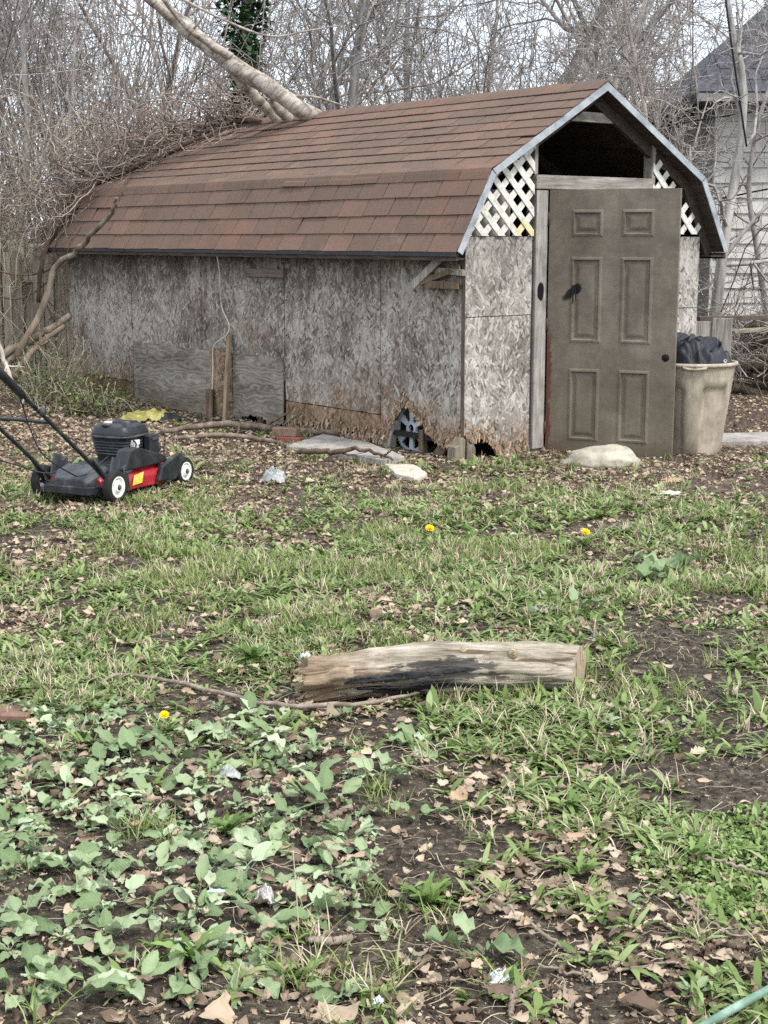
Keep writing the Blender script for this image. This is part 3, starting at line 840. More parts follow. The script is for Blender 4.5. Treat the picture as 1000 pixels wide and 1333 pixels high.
for i in range(R_):
    for k in range(A_):
        F.append((i*A_+k, (i+1)*A_+k, (i+1)*A_+(k+1) % A_, i*A_+(k+1) % A_))
cl = thing('black_cloth', 'crumpled black cloth heaped in the beige trash can', 'cloth', (BX, BY, -.012))
add('fabric', MB().raw(V, F, True).mesh('fabric', M_cloth), cl)
M_white = mottled('white_plastic', ['#c9c9c6', '#e8e8e4'], 8, rough=.4, bump=0)
MB().lathe([(.006, 0), (.006, .003), (.013, .004), (.013, 0)], 16, 'y', (.19, -.225, HB + .022)).build('grommet', M_white, cl)

# ------------------------------------------------------------------ boulder and slabs by the door
M_stone = mottled('pale_stone', ['#7e776b', '#a59d8d', '#c4bdac'], 8, bump=.5, bdist=.01)
def rock(name, label, cat, loc, size, rz, mat, seed, rough=.25, sub=4, group=None):
    bm = bmesh.new(); bmesh.ops.create_icosphere(bm, subdivisions=sub, radius=1)
    for v in bm.verts:
        d = v.co.normalized(); n = mnoise.fractal(d * 1.3 + Vector((seed, seed * 2.1, 0)), 1, 2, 4) * rough
        v.co = Vector((d.x * size[0], d.y * size[1], d.z * size[2])) * (1 + n)
    me = bpy.data.meshes.new(name); bm.to_mesh(me); bm.free(); me.materials.append(mat)
    me.polygons.foreach_set('use_smooth', [True] * len(me.polygons))
    return tag(add(name, me, None, loc, (0, 0, rz)), label, cat, group)
rock('boulder', 'pale oval boulder lying against the foot of the door', 'boulder', (1.50, 10.08, .045), (.265, .13, .10), .05, M_stone, 3.1)
def slab(name, label, pts, h, z0, mat, cat='slab'):
    rr = random.Random(len(label)); P = []
    n = len(pts)
    for i in range(n):
        a, b = Vector(pts[i]), Vector(pts[(i + 1) % n]); seg = max(2, int((b - a).length / .05))
        for k in range(seg):
            q = a.lerp(b, k / seg); P.append((q.x + rr.gauss(0, .006), q.y + rr.gauss(0, .006)))
    mb = MB().prism(P, lambda a, b, d: (a, b, d), z0, z0 + h)
    return tag(mb.build(name, mat, None, .006), label, cat)
M_slab = mottled('grey_slab', ['#76706a', '#9b958d', '#b4aea4'], 9, bump=.5, bdist=.006)
M_slab2 = mottled('tan_slab', ['#9d9484', '#beb5a4', '#cec7b8'], 9, bump=.4)
def gpts(*pp): return [tuple(onground(*p)[:2]) for p in pp]
slab('flagstone', 'large grey slab lying along the wall under the rotted board', gpts((372, 588), (420, 572), (480, 583), (528, 602), (500, 607), (430, 594)), .05, -.005, M_slab)
slab('flagstone', 'small tan slab nearest the camera in front of the shed corner', gpts((503, 609), (540, 610), (558, 622), (540, 628), (515, 622)), .035, -.005, M_slab2)
slab('flagstone', 'pale flat paving piece lying between the trash can and the door', gpts((700, 601), (790, 596), (850, 604), (780, 612)), .02, -.012, M_slab)
slab('concrete_edging', 'long concrete edging strip on the ground right of the trash can', gpts((938, 583), (1150, 580), (1150, 566), (940, 572)), .07, -.02, M_slab, 'edging')
# two broken bricks
M_brick = mottled('red_brick', ['#6b3f33', '#8d5847', '#a06f5b'], 18, bump=.5)
def brick(label, px, py, z, rz, mat):
    p = onground(px, py)
    return tag(MB().box((-.10, -.045, 0), (.10, .045, .06)).build('brick', mat, None, .004, loc=(p.x, p.y, z), rot=(0, 0, rz)), label, 'brick')
brick('red brick lying on the ground below the plywood patch', 378, 577, -.01, -.5, M_brick)
brick('brown brick resting on top of the red brick', 373, 576, .052, -.35, mottled('brown_brick', ['#54443a', '#7b6556', '#8d7868'], 18))
# wooden stake against the wall, white cable
p0, p1 = W3(-.16, 2.88, -.03), W3(-.03, 2.98, .745)
def plank_between(name, a, b, w, t, mat, label, cat, group=None, roll=0):
    a, b = Vector(a), Vector(b); L_ = (b - a).length
    o = MB().box((-w/2, -t/2, 0), (w/2, t/2, L_)).build(name, mat, None, .002)
    q = (b - a).to_track_quat('Z', 'Y')
    o.rotation_mode = 'QUATERNION'; o.rotation_quaternion = q @ Matrix.Rotation(roll, 3, 'Z').to_quaternion(); o.location = a
    return tag(o, label, cat, group)
plank_between('wooden_stake', p0, p1, .045, .026, wood('tan_stake_wood', ['#5f5140', '#8a7860', '#a3927a'], 'z'), 'tan wooden stake leaning upright against the plywood patches', 'stake', roll=-SA)
plank_between('broken_stake', W3(-.12, 3.18, -.02), W3(-.10, 3.20, .26), .06, .05, M_brown_wood, 'short broken stump of wood beside the tan stake', 'stake')
def curve_pts(ctrl, n=20):
    ctrl = [Vector(c_) for c_ in ctrl]; out = []
    m = len(ctrl) - 1
    for i in range(n + 1):
        t = i / n * m; k = min(int(t), m - 1); f = t - k
        q0, q1, q2, q3 = ctrl[max(k-1, 0)], ctrl[k], ctrl[k+1], ctrl[min(k+2, m)]
        out.append(.5 * ((2*q1) + (-q0+q2)*f + (2*q0-5*q1+4*q2-q3)*f*f + (-q0+3*q1-3*q2+q3)*f**3))
    return out
M_cable = mottled('white_cable', ['#b9b3a4', '#d6d1c4'], 5, bump=0, rough=.5)
cb = curve_pts([W3(-.17, 2.93, 1.41), W3(-.10, 3.0, 1.25), W3(-.02, 3.11, .98), W3(-.03, 2.98, .82), W3(-.05, 3.0, .73), W3(-.05, 3.2, .63), W3(-.05, 3.22, .45), W3(-.08, 3.2, .2), W3(-.12, 3.15, .0)], 48)
tag(MB().tube(cb, .006, 6).build('hanging_cable', M_cable), 'thin white cable hanging down the left shed wall from the eave', 'cable')
# grey moulded plastic piece showing in the hole under the wall
M_gp = mottled('grey_plastic', ['#8a9299', '#a9b0b6', '#bfc5c9'], 7, rough=.45, bump=.1)
hp = thing('plastic_part', 'grey moulded plastic piece seen in the hole under the shed wall', 'plastic part', W3(.075, .66, .0), SA - PI / 2)
hub = (0, 0, .16)
mb = MB().lathe([(.03, -.012), (.055, -.012), (.055, .012), (.03, .012), (.03, -.012)], 24, 'y', hub)
mb.build('hub', M_gp, hp)
for a in (90, 150, 30, 215, 325, 270):
    ar = math.radians(a); dx, dz = math.cos(ar), math.sin(ar)
    poly = [(hub[0] + dx*.045 - dz*.016, hub[2] + dz*.045 + dx*.016), (hub[0] + dx*.045 + dz*.016, hub[2] + dz*.045 - dx*.016), (hub[0] + dx*.17 + dz*.028, hub[2] + dz*.17 - dx*.028), (hub[0] + dx*.17 - dz*.028, hub[2] + dz*.17 + dx*.028)]
    MB().prism(poly, lambda a_, b_, d: (a_, d, b_), -.010, .010).build('spoke', M_gp, hp, .003)
MB().lathe([(.155, -.014), (.18, -.014), (.18, .014), (.155, .014), (.155, -.014)], 36, 'y', hub).build('ring', M_gp, hp)
# yellow and black bags by the mower
def rag(name, label, cat, px, py, sx, sy, h, mat, seed, rz=0):
    V = []; F = []; n = 26
    for i in range(n):
        for k in range(n):
            a, b = i / (n-1) * 2 - 1, k / (n-1) * 2 - 1
            e = max(0, 1 - (a*a + b*b) ** 1.5 * .8)
            p = Vector((a * 2.1, b * 2.1, seed))
            z = h * e * (.5 + .7 * abs(mnoise.noise(p))) + .4 * h * abs(mnoise.noise(p * 3)) + .004
            wv = 1 + .22 * mnoise.noise(Vector((math.atan2(b, a) * 1.4, seed, 2)))
            V.append((a * sx * wv, b * sy * wv, z)); 
    for i in range(n-1):
        for k in range(n-1): F.append((i*n+k, (i+1)*n+k, (i+1)*n+k+1, i*n+k+1))
    x_, y_, z_ = ground_obj_loc(px, py)
    return tag(add(name, MB().raw(V, F, True).mesh(name, mat), None, (x_, y_, z_ + .005), (0, 0, rz)), label, cat)
M_yel = mottled('yellow_plastic', ['#5c5930', '#8e8844', '#b8b28a'], 9, rough=.4, bump=.3)
M_blk = mottled('black_plastic_bag', ['#15161a', '#24262b', '#3a3d44'], 7, rough=.4, bump=.3)
rag('plastic_bag', 'crumpled yellow plastic bag on the leaves behind the mower', 'bag', 193, 549, .22, .16, .10, M_yel, 4.2, .2)
rag('plastic_bag', 'flat black plastic sheet beside the yellow bag', 'bag', 217, 549, .13, .12, .07, M_blk, 8.3, .7)
g = G('clear_plastic'); c = g.ramp(g.noise(g.obj(), 18, 4), [(.35, C('#8d948f')), (.65, C('#cfd3cf'))])
M_clear = g.done(c, .25, None, 0, .6, .35)
rag('plastic_bag', 'clear crumpled plastic bag on the leaves right of the mower', 'bag', 357, 629, .075, .06, .10, M_clear, 2.2)
M_litter_w = mottled('white_litter', ['#a9adb2', '#d3d7da', '#eceef0'], 9, rough=.35, bump=.2)
M_litter_b = mottled('pale_blue_litter', ['#8fa9ad', '#b9d3d6', '#dbe8ea'], 9, rough=.35, bump=.2)
M_foil = mottled('dull_foil', ['#6f6a66', '#a8a4a0', '#d5d3d0'], 12, rough=.35, bump=.4, metal=.2)
M_grey_sheet = mottled('grey_film', ['#646b71', '#868d92'], 8, rough=.4)
rag('plastic_scrap', 'pale blue plastic scrap among the broadleaf weeds', 'scrap', 282, 1161, .030, .014, .012, M_litter_b, 1.1)
rag('plastic_scrap', 'crumpled dull foil beside the pale blue scrap', 'scrap', 345, 1167, .022, .026, .035, M_foil, 6.1)
rag('plastic_scrap', 'clear plastic scrap among weeds below the dandelion', 'scrap', 298, 1002, .032, .026, .028, M_clear, 3.4)
rag('plastic_scrap', 'bluish white plastic scrap beside the large leaf near the bottom', 'scrap', 652, 1270, .028, .022, .02, M_litter_w, 5.5)
rag('plastic_scrap', 'small white scrap at the bottom edge near the tan oak leaf', 'scrap', 492, 1300, .012, .012, .012, M_litter_w, 7.7)
rag('plastic_scrap', 'grey plastic film lying in the grass right of centre', 'scrap', 705, 802, .09, .05, .02, M_grey_sheet, 9.1)
rag('plastic_scrap', 'small white paper scrap left of the log top end', 'scrap', 398, 860, .025, .02, .03, M_litter_w, 4.4)
rag('plastic_scrap', 'pale flat piece on the litter right of the boulder', 'scrap', 868, 645, .10, .05, .02, M_slab2, 3.9)
rag('plastic_scrap', 'tan cardboard piece on leaves below the trash can', 'scrap', 875, 627, .09, .035, .03, mottled('cardboard', ['#8f7a60', '#b29a7c'], 6), 6.6)
rag('plastic_scrap', 'tiny blue plastic scrap on soil above the log', 'scrap', 772, 838, .010, .010, .012, mottled('blue_plastic', ['#34528f', '#4b6fb8'], 6), 2.8)

# brown board at the left edge and green pipe at the right edge
p = onground(8, 931)
tag(MB().box((-.17, -.055, 0), (.085, .055, .02)).build('flat_board', mottled('brown_rough_board', ['#5a4337', '#775c4e', '#8a7161'], 30, bump=.6), None, .003, loc=(p.x, p.y, g1(p.x, p.y) + .01), rot=(0, .0, -.05)), 'flat brown rough board cut by the left edge', 'board')
gp = [onground(905, 1342, .02), onground(950, 1316, .02), onground(1003, 1287, .025), onground(1080, 1245, .02)]
tag(MB().tube(curve_pts(gp, 14), .009, 12).build('garden_hose', mottled('green_hose_plastic', ['#4c6657', '#66836f', '#8aa392'], 12, rough=.35, bump=.1, spec=.5)), 'green plastic hose crossing the bottom right corner', 'hose')

# ------------------------------------------------------------------ log
g = G('bare_log'); x, y, z = g.sep(g.obj())
fib = g.noise(g.mapping(g.obj(), (.10, 1, 1)), 60, 6, .7, .6); big = g.noise(g.obj(), 7, 5, .6); fine = g.noise(g.mapping(g.obj(), (.2, 1, 1)), 150, 4, .7)
c = g.ramp(g.math('ADD', g.math('MULTIPLY', fib, .6), g.math('MULTIPLY', big, .4)), [(.30, C('#514940')), (.43, C('#877d6e')), (.55, C('#aca291')), (.70, C('#cdc5b6'))])
lft = g.rng(g.math('ADD', x, g.math('MULTIPLY', big, .5)), .12, -.15)
c = g.mix(g.math('MULTIPLY', lft, .65), c, g.ramp(fib, [(.3, C('#4a3626')), (.6, C('#8d7152')), (.75, C('#b09672'))]))
# charred streaks
cd = g.math('ADD', g.math('MULTIPLY', g.math('SUBTRACT', g.noise(g.mapping(g.obj(), (.13, 1, 1)), 34, 6, .7), .5), 6.5), g.math('MULTIPLY', g.math('SUBTRACT', big, .5), 3.0))
ax = g.math('DIVIDE', g.math('ADD', x, .07), .25)
az = g.math('DIVIDE', g.math('ADD', g.math('SUBTRACT', z, .105), g.math('MULTIPLY', x, -.12)), .060)
ch = g.math('ADD', g.math('ADD', g.math('MULTIPLY', ax, ax), g.math('MULTIPLY', az, az)), cd)
chf = g.rng(ch, 1.0, .75)
chf = g.math('MULTIPLY', chf, g.rng(y, .02, -.02))
c = g.mix(g.math('MULTIPLY', chf, .80), c, g.ramp(fine, [(.3, C('#17171a')), (.7, C('#3c3c40'))]))
ck = g.n('TexVoronoi', 'Distance', dict(feature='DISTANCE_TO_EDGE'), Vector=g.mapping(g.obj(), (7, 22, 22)), Scale=1.0)
c = g.mix(g.rng(g.noise(g.mapping(g.obj(), (.07, 1, 1)), 38, 3, .5), .56, .64, 0, .8), c, C('#54432f'))
M_log = g.done(c, .85, g.bump(g.math('ADD', g.math('MULTIPLY', fib, 1.0), g.math('MULTIPLY', fine, .3)), .9, .008), 0, .2)
A_, N_ = 64, 120
V = []; F = []; LX = .475
def log_c(x_): return (.018 * math.sin(x_ * 4), .072 + .040 * math.cos((x_ - .03) * 2.9) + .004)
for i in range(N_ + 1):
    x_ = -LX + 2 * LX * i / N_
    r0 = .080 + .012 * (x_ < 0) * (-x_ / LX) + .006 * math.sin(x_ * 9 + 1)
    cy, cz = log_c(x_)
    for k in range(A_):
        a = 2 * PI * k / A_
        n = mnoise.fractal(Vector((x_ * 2.5, math.cos(a) * 1.3, math.sin(a) * 1.3)), 1, 2, 4) * .018 + mnoise.noise(Vector((x_ * 5, math.cos(a) * 7, math.sin(a) * 7))) * .007 - .010 * max(0, mnoise.noise(Vector((x_ * 2.2, math.cos(a) * 9, math.sin(a) * 9 + 3))) - .25) * 4
        ll = max(0, (-x_ - .18) / .3)
        n += ll * (mnoise.noise(Vector((x_ * 3, math.cos(a) * 5, math.sin(a) * 5))) * .034 - .004)
        if -.40 < x_ < -.30 and .2 < math.sin(a) < .75 and math.cos(a) < 0: n += .018 * math.sin((x_ + .40) / .10 * PI)
        r = r0 + n
        xo = 0
        if i == 0: xo = mnoise.noise(Vector((math.cos(a) * 3, math.sin(a) * 3, 4))) * .03
        if x_ < -.36: xo -= ((-.36 - x_) / .13) ** 1.5 * (mnoise.noise(Vector((math.cos(a) * 3.5, math.sin(a) * 3.5, 7))) * .07 + mnoise.noise(Vector((math.cos(a) * 9, math.sin(a) * 9, 2))) * .03)
        if x_ > .30: xo += (x_ - .30) / .19 * r * math.cos(a) * .55
        V.append((x_ + xo, cy + r * math.cos(a), cz + r * math.sin(a)))
for i in range(N_):
    for k in range(A_): F.append((i*A_+k, i*A_+(k+1) % A_, (i+1)*A_+(k+1) % A_, (i+1)*A_+k))
log = thing('log', 'barkless tan log with a charred side lying in the grass', 'log', (0, 0, 0))
lp = onground(578, 913)
log.location = (lp.x, lp.y + .065, g1(lp.x, lp.y) - .012); log.rotation_euler = (0, -.012, math.radians(3.0))
add('trunk', MB().raw(V, F, True).mesh('trunk', M_log), log)
g = G('log_end'); x, y, z = g.sep(g.obj())
rr_ = g.math('SQRT', g.math('ADD', g.math('POWER', g.math('SUBTRACT', y, .01), 2.0), g.math('POWER', g.math('SUBTRACT', z, .095), 2.0)))
rg = g.math('SINE', g.math('ADD', g.math('MULTIPLY', rr_, 900), g.math('MULTIPLY', g.noise(g.obj(), 14, 4), 9)))
c = g.mix(g.rng(rg, -1, 1, 0, .7), C('#8f806a'), C('#b5a78e'))
c = g.mix(g.rng(g.noise(g.mapping(g.obj(), (1, 6, 1)), 14, 4), .58, .66, 0, .8), c, C('#3f3022'))
M_logend = g.done(c, .9, g.bump(rg, .2, .002), 0, .15)
for i, nm in ((0, 0), (N_, 1)):
    ring = V[i*A_:(i+1)*A_]; cx = sum(v[0] for v in ring) / A_; cy, cz = log_c(ring[0][0])
    VV = list(ring) + [(ring[k][0] * .5 + cx * .5 + (.004 if nm else .022), ring[k][1] * .5 + cy * .5, ring[k][2] * .5 + cz * .5) for k in range(A_)] + [(cx + (.004 if nm else .05), cy, cz)]
    FF = [(k, (k+1) % A_, A_ + (k+1) % A_, A_ + k) for k in range(A_)] + [(A_+k, A_+(k+1) % A_, 2*A_) for k in range(A_)]
    add('cut_end', MB().raw(VV, FF, True).mesh('cut_end', M_logend), log)
# charred bark still clinging to the near side
M_char = mottled('charred_bark', ['#141416', '#29292b', '#47443f'], 30, (.3, 1, 1), .85, .8, .006)
cr_ = random.Random(6)
for x0_, x1_, a0_, a1_ in ((-.30, .02, 3.35, 3.75), (-.22, .10, 2.85, 3.20), (-.05, .20, 3.50, 3.72), (-.34, -.16, 3.0, 3.25)):
    n_, m_ = 34, 7; V2 = []
    for i in range(n_):
        x_ = x0_ + (x1_ - x0_) * i / (n_ - 1); e_ = math.sin(PI * (i + .4) / (n_ - .2)) ** .5
        mid_ = (a0_ + a1_) / 2 + .06 * math.sin(x_ * 14 + x0_ * 9); hw_ = (a1_ - a0_) / 2 * e_
        lo_, hi_ = mid_ - hw_ * cr_.uniform(.65, 1.1), mid_ + hw_ * cr_.uniform(.65, 1.1)
        cy, cz = log_c(x_)
        ib = int(round((x_ + LX) / (2 * LX) * N_)) * A_
        for k in range(m_):
            a = lo_ + (hi_ - lo_) * k / (m_ - 1)
            rv = Vector(V[ib + int(round(a / (2 * PI) * A_)) % A_]); rr0 = math.hypot(rv.y - cy, rv.z - cz) + .003 + .004 * cr_.random()
            V2.append((x_, cy + rr0 * math.cos(a), cz + rr0 * math.sin(a)))
    F2 = [(i*m_+k, (i+1)*m_+k, (i+1)*m_+k+1, i*m_+k+1) for i in range(n_-1) for k in range(m_-1)]
    o_ = add('bark_strip', MB().raw(V2, F2, True).mesh('bark_strip', M_char), log)
    so_ = o_.modifiers.new('solid', 'SOLIDIFY'); so_.thickness = .004
for x_, a, r in ((.235, 2.25, .014), (.065, 2.15, .011)):
    cy, cz = log_c(x_); q = Vector((x_, cy + .074 * math.cos(a), cz + .074 * math.sin(a))); d = Vector((0, math.cos(a), math.sin(a)))
    MB().tube([q - d * .012, q + d * .004, q + d * .014, q + d * .018], [r * 1.5, r * 1.2, r, r * .5], 10).build('knot', M_logend, log)
sr = random.Random(4)
for k in range(9):
    a = sr.uniform(0, 2 * PI); q = Vector((-LX + .05, log_c(-LX)[0] + .058 * math.cos(a), log_c(-LX)[1] + .058 * math.sin(a)))
    MB().tube([q, q + Vector((-.05, 0, 0)), q + Vector((-.07 - sr.random() * .03, sr.gauss(0, .006), sr.gauss(0, .006)))], [.016, .012, .002], 5).build('splinter', M_log, log)

# ------------------------------------------------------------------ lawn mower
MY = math.radians(64.2)
mow = thing('lawn_mower', 'black and red push lawn mower with white wheels at the left edge', 'lawn mower', (-1.668, 9.118, .0), MY)
M_mblk = mottled('mower_black', ['#141517', '#212326', '#2c2e31', '#55504a'], 11, rough=.45, bump=.08, spec=.4)
M_mred = mottled('mower_red', ['#6a1a20', '#961c28', '#a82a33', '#7d5a50'], 8, rough=.35, bump=.05, spec=.5)
M_mgrey = mottled('mower_dark_grey', ['#26282b', '#383b3f', '#4b4e51', '#6d675f'], 9, rough=.5, bump=.08)
M_tyre = mottled('mower_tyre', ['#1a1a1a', '#2b2a28'], 14, rough=.8, bump=.3)
M_rim = mottled('mower_rim_white', ['#b9b6ae', '#dddbd4', '#e9e8e3'], 9, rough=.45, bump=.05)
def wheel(x_, y_, r, side):
    t = MB().lathe([(r * .66, -.024), (r * .93, -.024), (r, -.016), (r, .016), (r * .93, .024), (r * .66, .024), (r * .66, -.024)], 36, 'y').build('wheel', M_tyre, mow, loc=(x_, y_, r))
    rim = MB().lathe([(.018, side * .030), (.03, side * .028), (.034, side * .016), (r * .50, side * .012), (r * .56, side * .024), (r * .655, side * .025), (r * .66, side * -.01)], 36, 'y').build('rim', M_rim, t)
    mb = MB()
    for k in range(5):
        a = 2 * PI * k / 5
        mb.box((.018, side * .014 - .004, -.006), (r * .55, side * .014 + .008, .006), (0, a, 0), (0, side * .014, 0))
    mb.build('spokes', M_rim, t)
    MB().lathe([(.001, side * .036), (.012, side * .036), (.014, side * .028)], 12, 'y').build('hub_bolt', M_mgrey, t)
for sy in (-1, 1):
    wheel(-.37, sy * .265, .098, sy); wheel(.37, sy * .255, .09, sy)
# deck with sloping skirt
def loft(sections, name, mat, smooth=False, bevel=0, parent=mow):
    """sections: list of (x, [(y,z)...])"""
    n = len(sections[0][1]); V = [(s_[0], y_, z_) for s_ in sections for y_, z_ in s_[1]]
    F = [(i*n+k, i*n+(k+1) % n, (i+1)*n+(k+1) % n, (i+1)*n+k) for i in range(len(sections)-1) for k in range(n)]
    F += [tuple(range(n)), tuple(range((len(sections)-1)*n, len(sections)*n))]
    return MB().raw(V, F, smooth).build(name, mat, parent, bevel)
def sect(hw, zb, zt, tw): return [(-hw, zb), (-hw, zb + (zt - zb) * .55), (-tw, zt), (tw, zt), (hw, zb + (zt - zb) * .55), (hw, zb)]
loft([(-.40, sect(.20, .06, .145, .17)), (-.28, sect(.235, .05, .165, .19)), (.10, sect(.245, .045, .175, .19)), (.30, sect(.22, .045, .165, .17)), (.40, sect(.15, .05, .13, .11))], 'deck', M_mred, bevel=.008)
loft([(-.30, sect(.195, .160, .185, .17)), (.22, sect(.18, .17, .20, .16)), (.33, sect(.12, .155, .18, .10))], 'deck_top', M_mblk, bevel=.005)
# engine: block, bell-shaped cowl, top vent
MB().lathe([(.09, .20), (.10, .21), (.10, .23)], 20, c=(.06, 0, 0), cap=True).build('engine_base', M_mgrey, mow)
def rsect(cx, hx, hy, z, r=.05, n=5):
    out = []
    for qx, qy, a0 in ((1, 1, 0), (-1, 1, 90), (-1, -1, 180), (1, -1, 270)):
        for k in range(n):
            a = math.radians(a0 + 90 * k / (n - 1)); out.append((cx + qx * (hx - r) + r * math.cos(a), qy * (hy - r) + r * math.sin(a), z))
    return out
def stack(secs, name, mat, bevel=0, smooth=True, parent=mow):
    n = len(secs[0]); V = [v for s_ in secs for v in s_]
    F = [(i*n+k, i*n+(k+1) % n, (i+1)*n+(k+1) % n, (i+1)*n+k) for i in range(len(secs)-1) for k in range(n)]
    mb = MB().raw(V, F, smooth); m = (len(secs)-1) * n
    mb.F += [tuple(reversed(range(n))), tuple(range(m, m + n))]; mb.S += [False, False]
    return mb.build(name, mat, parent, bevel)
stack([rsect(.06, .115, .11, .19), rsect(.06, .13, .125, .27), rsect(.06, .138, .132, .335), rsect(.06, .143, .137, .34), rsect(.06, .143, .137, .365), rsect(.06, .128, .122, .405, .05), rsect(.06, .10, .095, .42, .05)], 'engine_cowl', M_mblk, .004)
stack([rsect(.06, .146, .140, .338), rsect(.06, .147, .141, .352)], 'cowl_band', M_mgrey)
for k_ in range(5):
    stack([rsect(.06, .128 + .002 * k_, .122 + .002 * k_, .235 + k_ * .018), rsect(.06, .130 + .002 * k_, .124 + .002 * k_, .243 + k_ * .018)], 'cooling_fin', M_mgrey)
for q_ in ((-.05, -.125), (.17, -.125), (-.05, .125), (.17, .125)):
    MB().lathe([(.001, .012), (.008, .012), (.009, 0)], 8, c=(q_[0], q_[1], .375)).build('bolt', M_mgrey, mow)
MB().tube(curve_pts([(.0, -.125, .33), (-.04, -.19, .31), (-.10, -.20, .27), (-.20, -.16, .23)], 12), .006, 6).build('fuel_line', M_mblk, mow)
MB().box((-.02, -.16, .27), (.03, -.13, .31)).build('carburettor', M_rim, mow, .004)
MB().tube([(.20, -.12, .25), (.27, -.13, .25), (.29, -.13, .24)], [.03, .032, .02], 12).build('muffler', M_mgrey, mow)
for k in range(9):
    MB().box((.04 + k * .014, -.065, .418), (.047 + k * .014, .065, .426)).build('vent_rib', M_mgrey, mow)
MB().lathe([(.001, .44), (.022, .44), (.026, .43), (.026, .402)], 18, c=(.0, -.095, 0)).build('fuel_cap', M_mgrey, mow)
MB().lathe([(.001, .427), (.03, .425), (.034, .418), (.03, .41)], 18, c=(-.05, .02, 0)).build('oval_plate', M_mgrey, mow)
MB().box((-.04, .02, .416), (.02, .055, .432), (0, 0, .3)).build('white_scrap', M_rim, mow)
# air filter box and muffler on the right side, white label
MB().box((.11, -.190, .21), (.21, -.135, .345)).build('air_filter', M_mblk, mow, .012)
MB().box((.13, -.197, .31), (.19, -.191, .33)).build('filter_clip', M_mgrey, mow, .003)
MB().box((-.025, -.150, .295), (.055, -.142, .325), (0, .05, 0)).build('label_plate', M_rim, mow)
# triangular side shroud above the deck, seen from the right
poly = [(-.24, .17), (-.18, .29), (-.10, .30), (.20, .215), (.22, .17)]
MB().prism(poly, lambda a, b, d: (a, d, b), -.245, -.15).build('side_shroud', M_mblk, mow, .01)
MB().prism([(-.40, .055), (-.40, .15), (-.30, .165), (-.22, .165), (-.20, .05)], lambda a, b, d: (a, d, b), -.256, -.235).build('side_plate', M_mblk, mow, .004)
# discharge flap
poly = [(.06, .07), (.10, .16), (.27, .215), (.30, .20), (.30, .09), (.24, .055)]
MB().prism(poly, lambda a, b, d: (a, d, b), -.285, -.25).build('discharge_flap', M_mblk, mow, .01)
# yellow warning label on the red deck
MB().prism([(-.17, .075), (-.15, .135), (-.05, .145), (-.07, .08)], lambda a, b, d: (a, d, b), -.2475, -.2465).build('warning_label', mottled('warning_yellow', ['#b5a032', '#d2bd48', '#e3d487'], 20, bump=0), mow)
# rear: trailing cover and bag door
loft([(-.47, [(-.13, .09), (-.13, .12), (-.10, .145), (.10, .145), (.13, .12), (.13, .09)]), (-.39, [(-.16, .08), (-.16, .155), (-.13, .185), (.13, .185), (.16, .155), (.16, .08)]), (-.28, [(-.17, .08), (-.17, .175), (-.14, .205), (.14, .205), (.17, .175), (.17, .08)])], 'rear_cover', M_mgrey, bevel=.01)
loft([(-.50, [(-.16, .055), (-.16, .105), (.16, .105), (.16, .055)]), (-.38, [(-.20, .05), (-.20, .10), (.20, .10), (.20, .05)])], 'rear_skirt', M_mblk, bevel=.006)
# handle
hy = .215
for sy in (-1, 1):
    MB().box((-.35, sy * hy - .006, .10), (-.27, sy * hy + .006, .26), (0, .35, 0)).build('handle_bracket', M_mgrey, mow, .004)
    MB().tube(curve_pts([(-.34, sy * hy, .10), (-.52, sy * hy, .25), (-.80, sy * hy, .47), (-1.0, sy * hy, .625)], 10), .0125, 10).build('lower_handle', M_mblk, mow)
    MB().tube([(-.38, sy * (hy+.022), .07), (-.44, sy * (hy + .022), .18), (-.54, sy * (hy + .022), .29)], .011, 8).build('handle_stay', M_mblk, mow)
    MB().lathe([(.001, -.02), (.022, -.018), (.022, .0), (.001, .002)], 12, 'y', (-.98, sy * (hy + .02), .61)).build('wing_knob', M_mgrey, mow)
    MB().box((-.245, sy * (hy + .02) - .004, .15), (-.16, sy * (hy + .02) + .004, .215), (0, -.4, 0)).build('height_plate', M_mgrey, mow, .003)
MB().tube(curve_pts([(-1.0, -hy, .625), (-1.42, -hy, .95), (-1.50, -hy * .9, 1.01), (-1.52, 0, 1.025), (-1.50, hy * .9, 1.01), (-1.42, hy, .95), (-1.0, hy, .625)], 36), .0125, 10).build('upper_handle', M_mblk, mow)
MB().tube([(-.88, -hy, .535), (-.88, 0, .54), (-.88, hy, .535)], .011, 8).build('crossbar', M_mblk, mow)
for sy in (-1, 1):
    MB().tube([(-1.10, sy * hy, .70), (-1.12, sy * hy, .718), (-1.38, sy * hy, .919), (-1.40, sy * hy, .935)], [.016, .024, .024, .016], 14).build('foam_grip', M_mblk, mow)
MB().tube(curve_pts([(-.95, hy, .59), (-.80, hy + .06, .32), (-.58, hy + .06, .22), (-.42, .16, .16), (-.2, .12, .24)], 22), .004, 6).build('control_cable', M_mblk, mow)
MB().tube(curve_pts([(-1.1, -hy + .03, .70), (-.9, -hy + .07, .38), (-.66, -hy + .06, .22), (-.45, -.1, .17), (-.2, -.1, .25)], 22), .004, 6).build('control_cable', M_mblk, mow)
MB().tube([(-.40, -.26, .098), (-.40, .26, .098)], .009, 8).build('axle', M_mgrey, mow)
MB().box((.385, -.235, .10), (.42, -.20, .20), (0, .2, 0)).build('height_lever', M_mgrey, mow, .004)
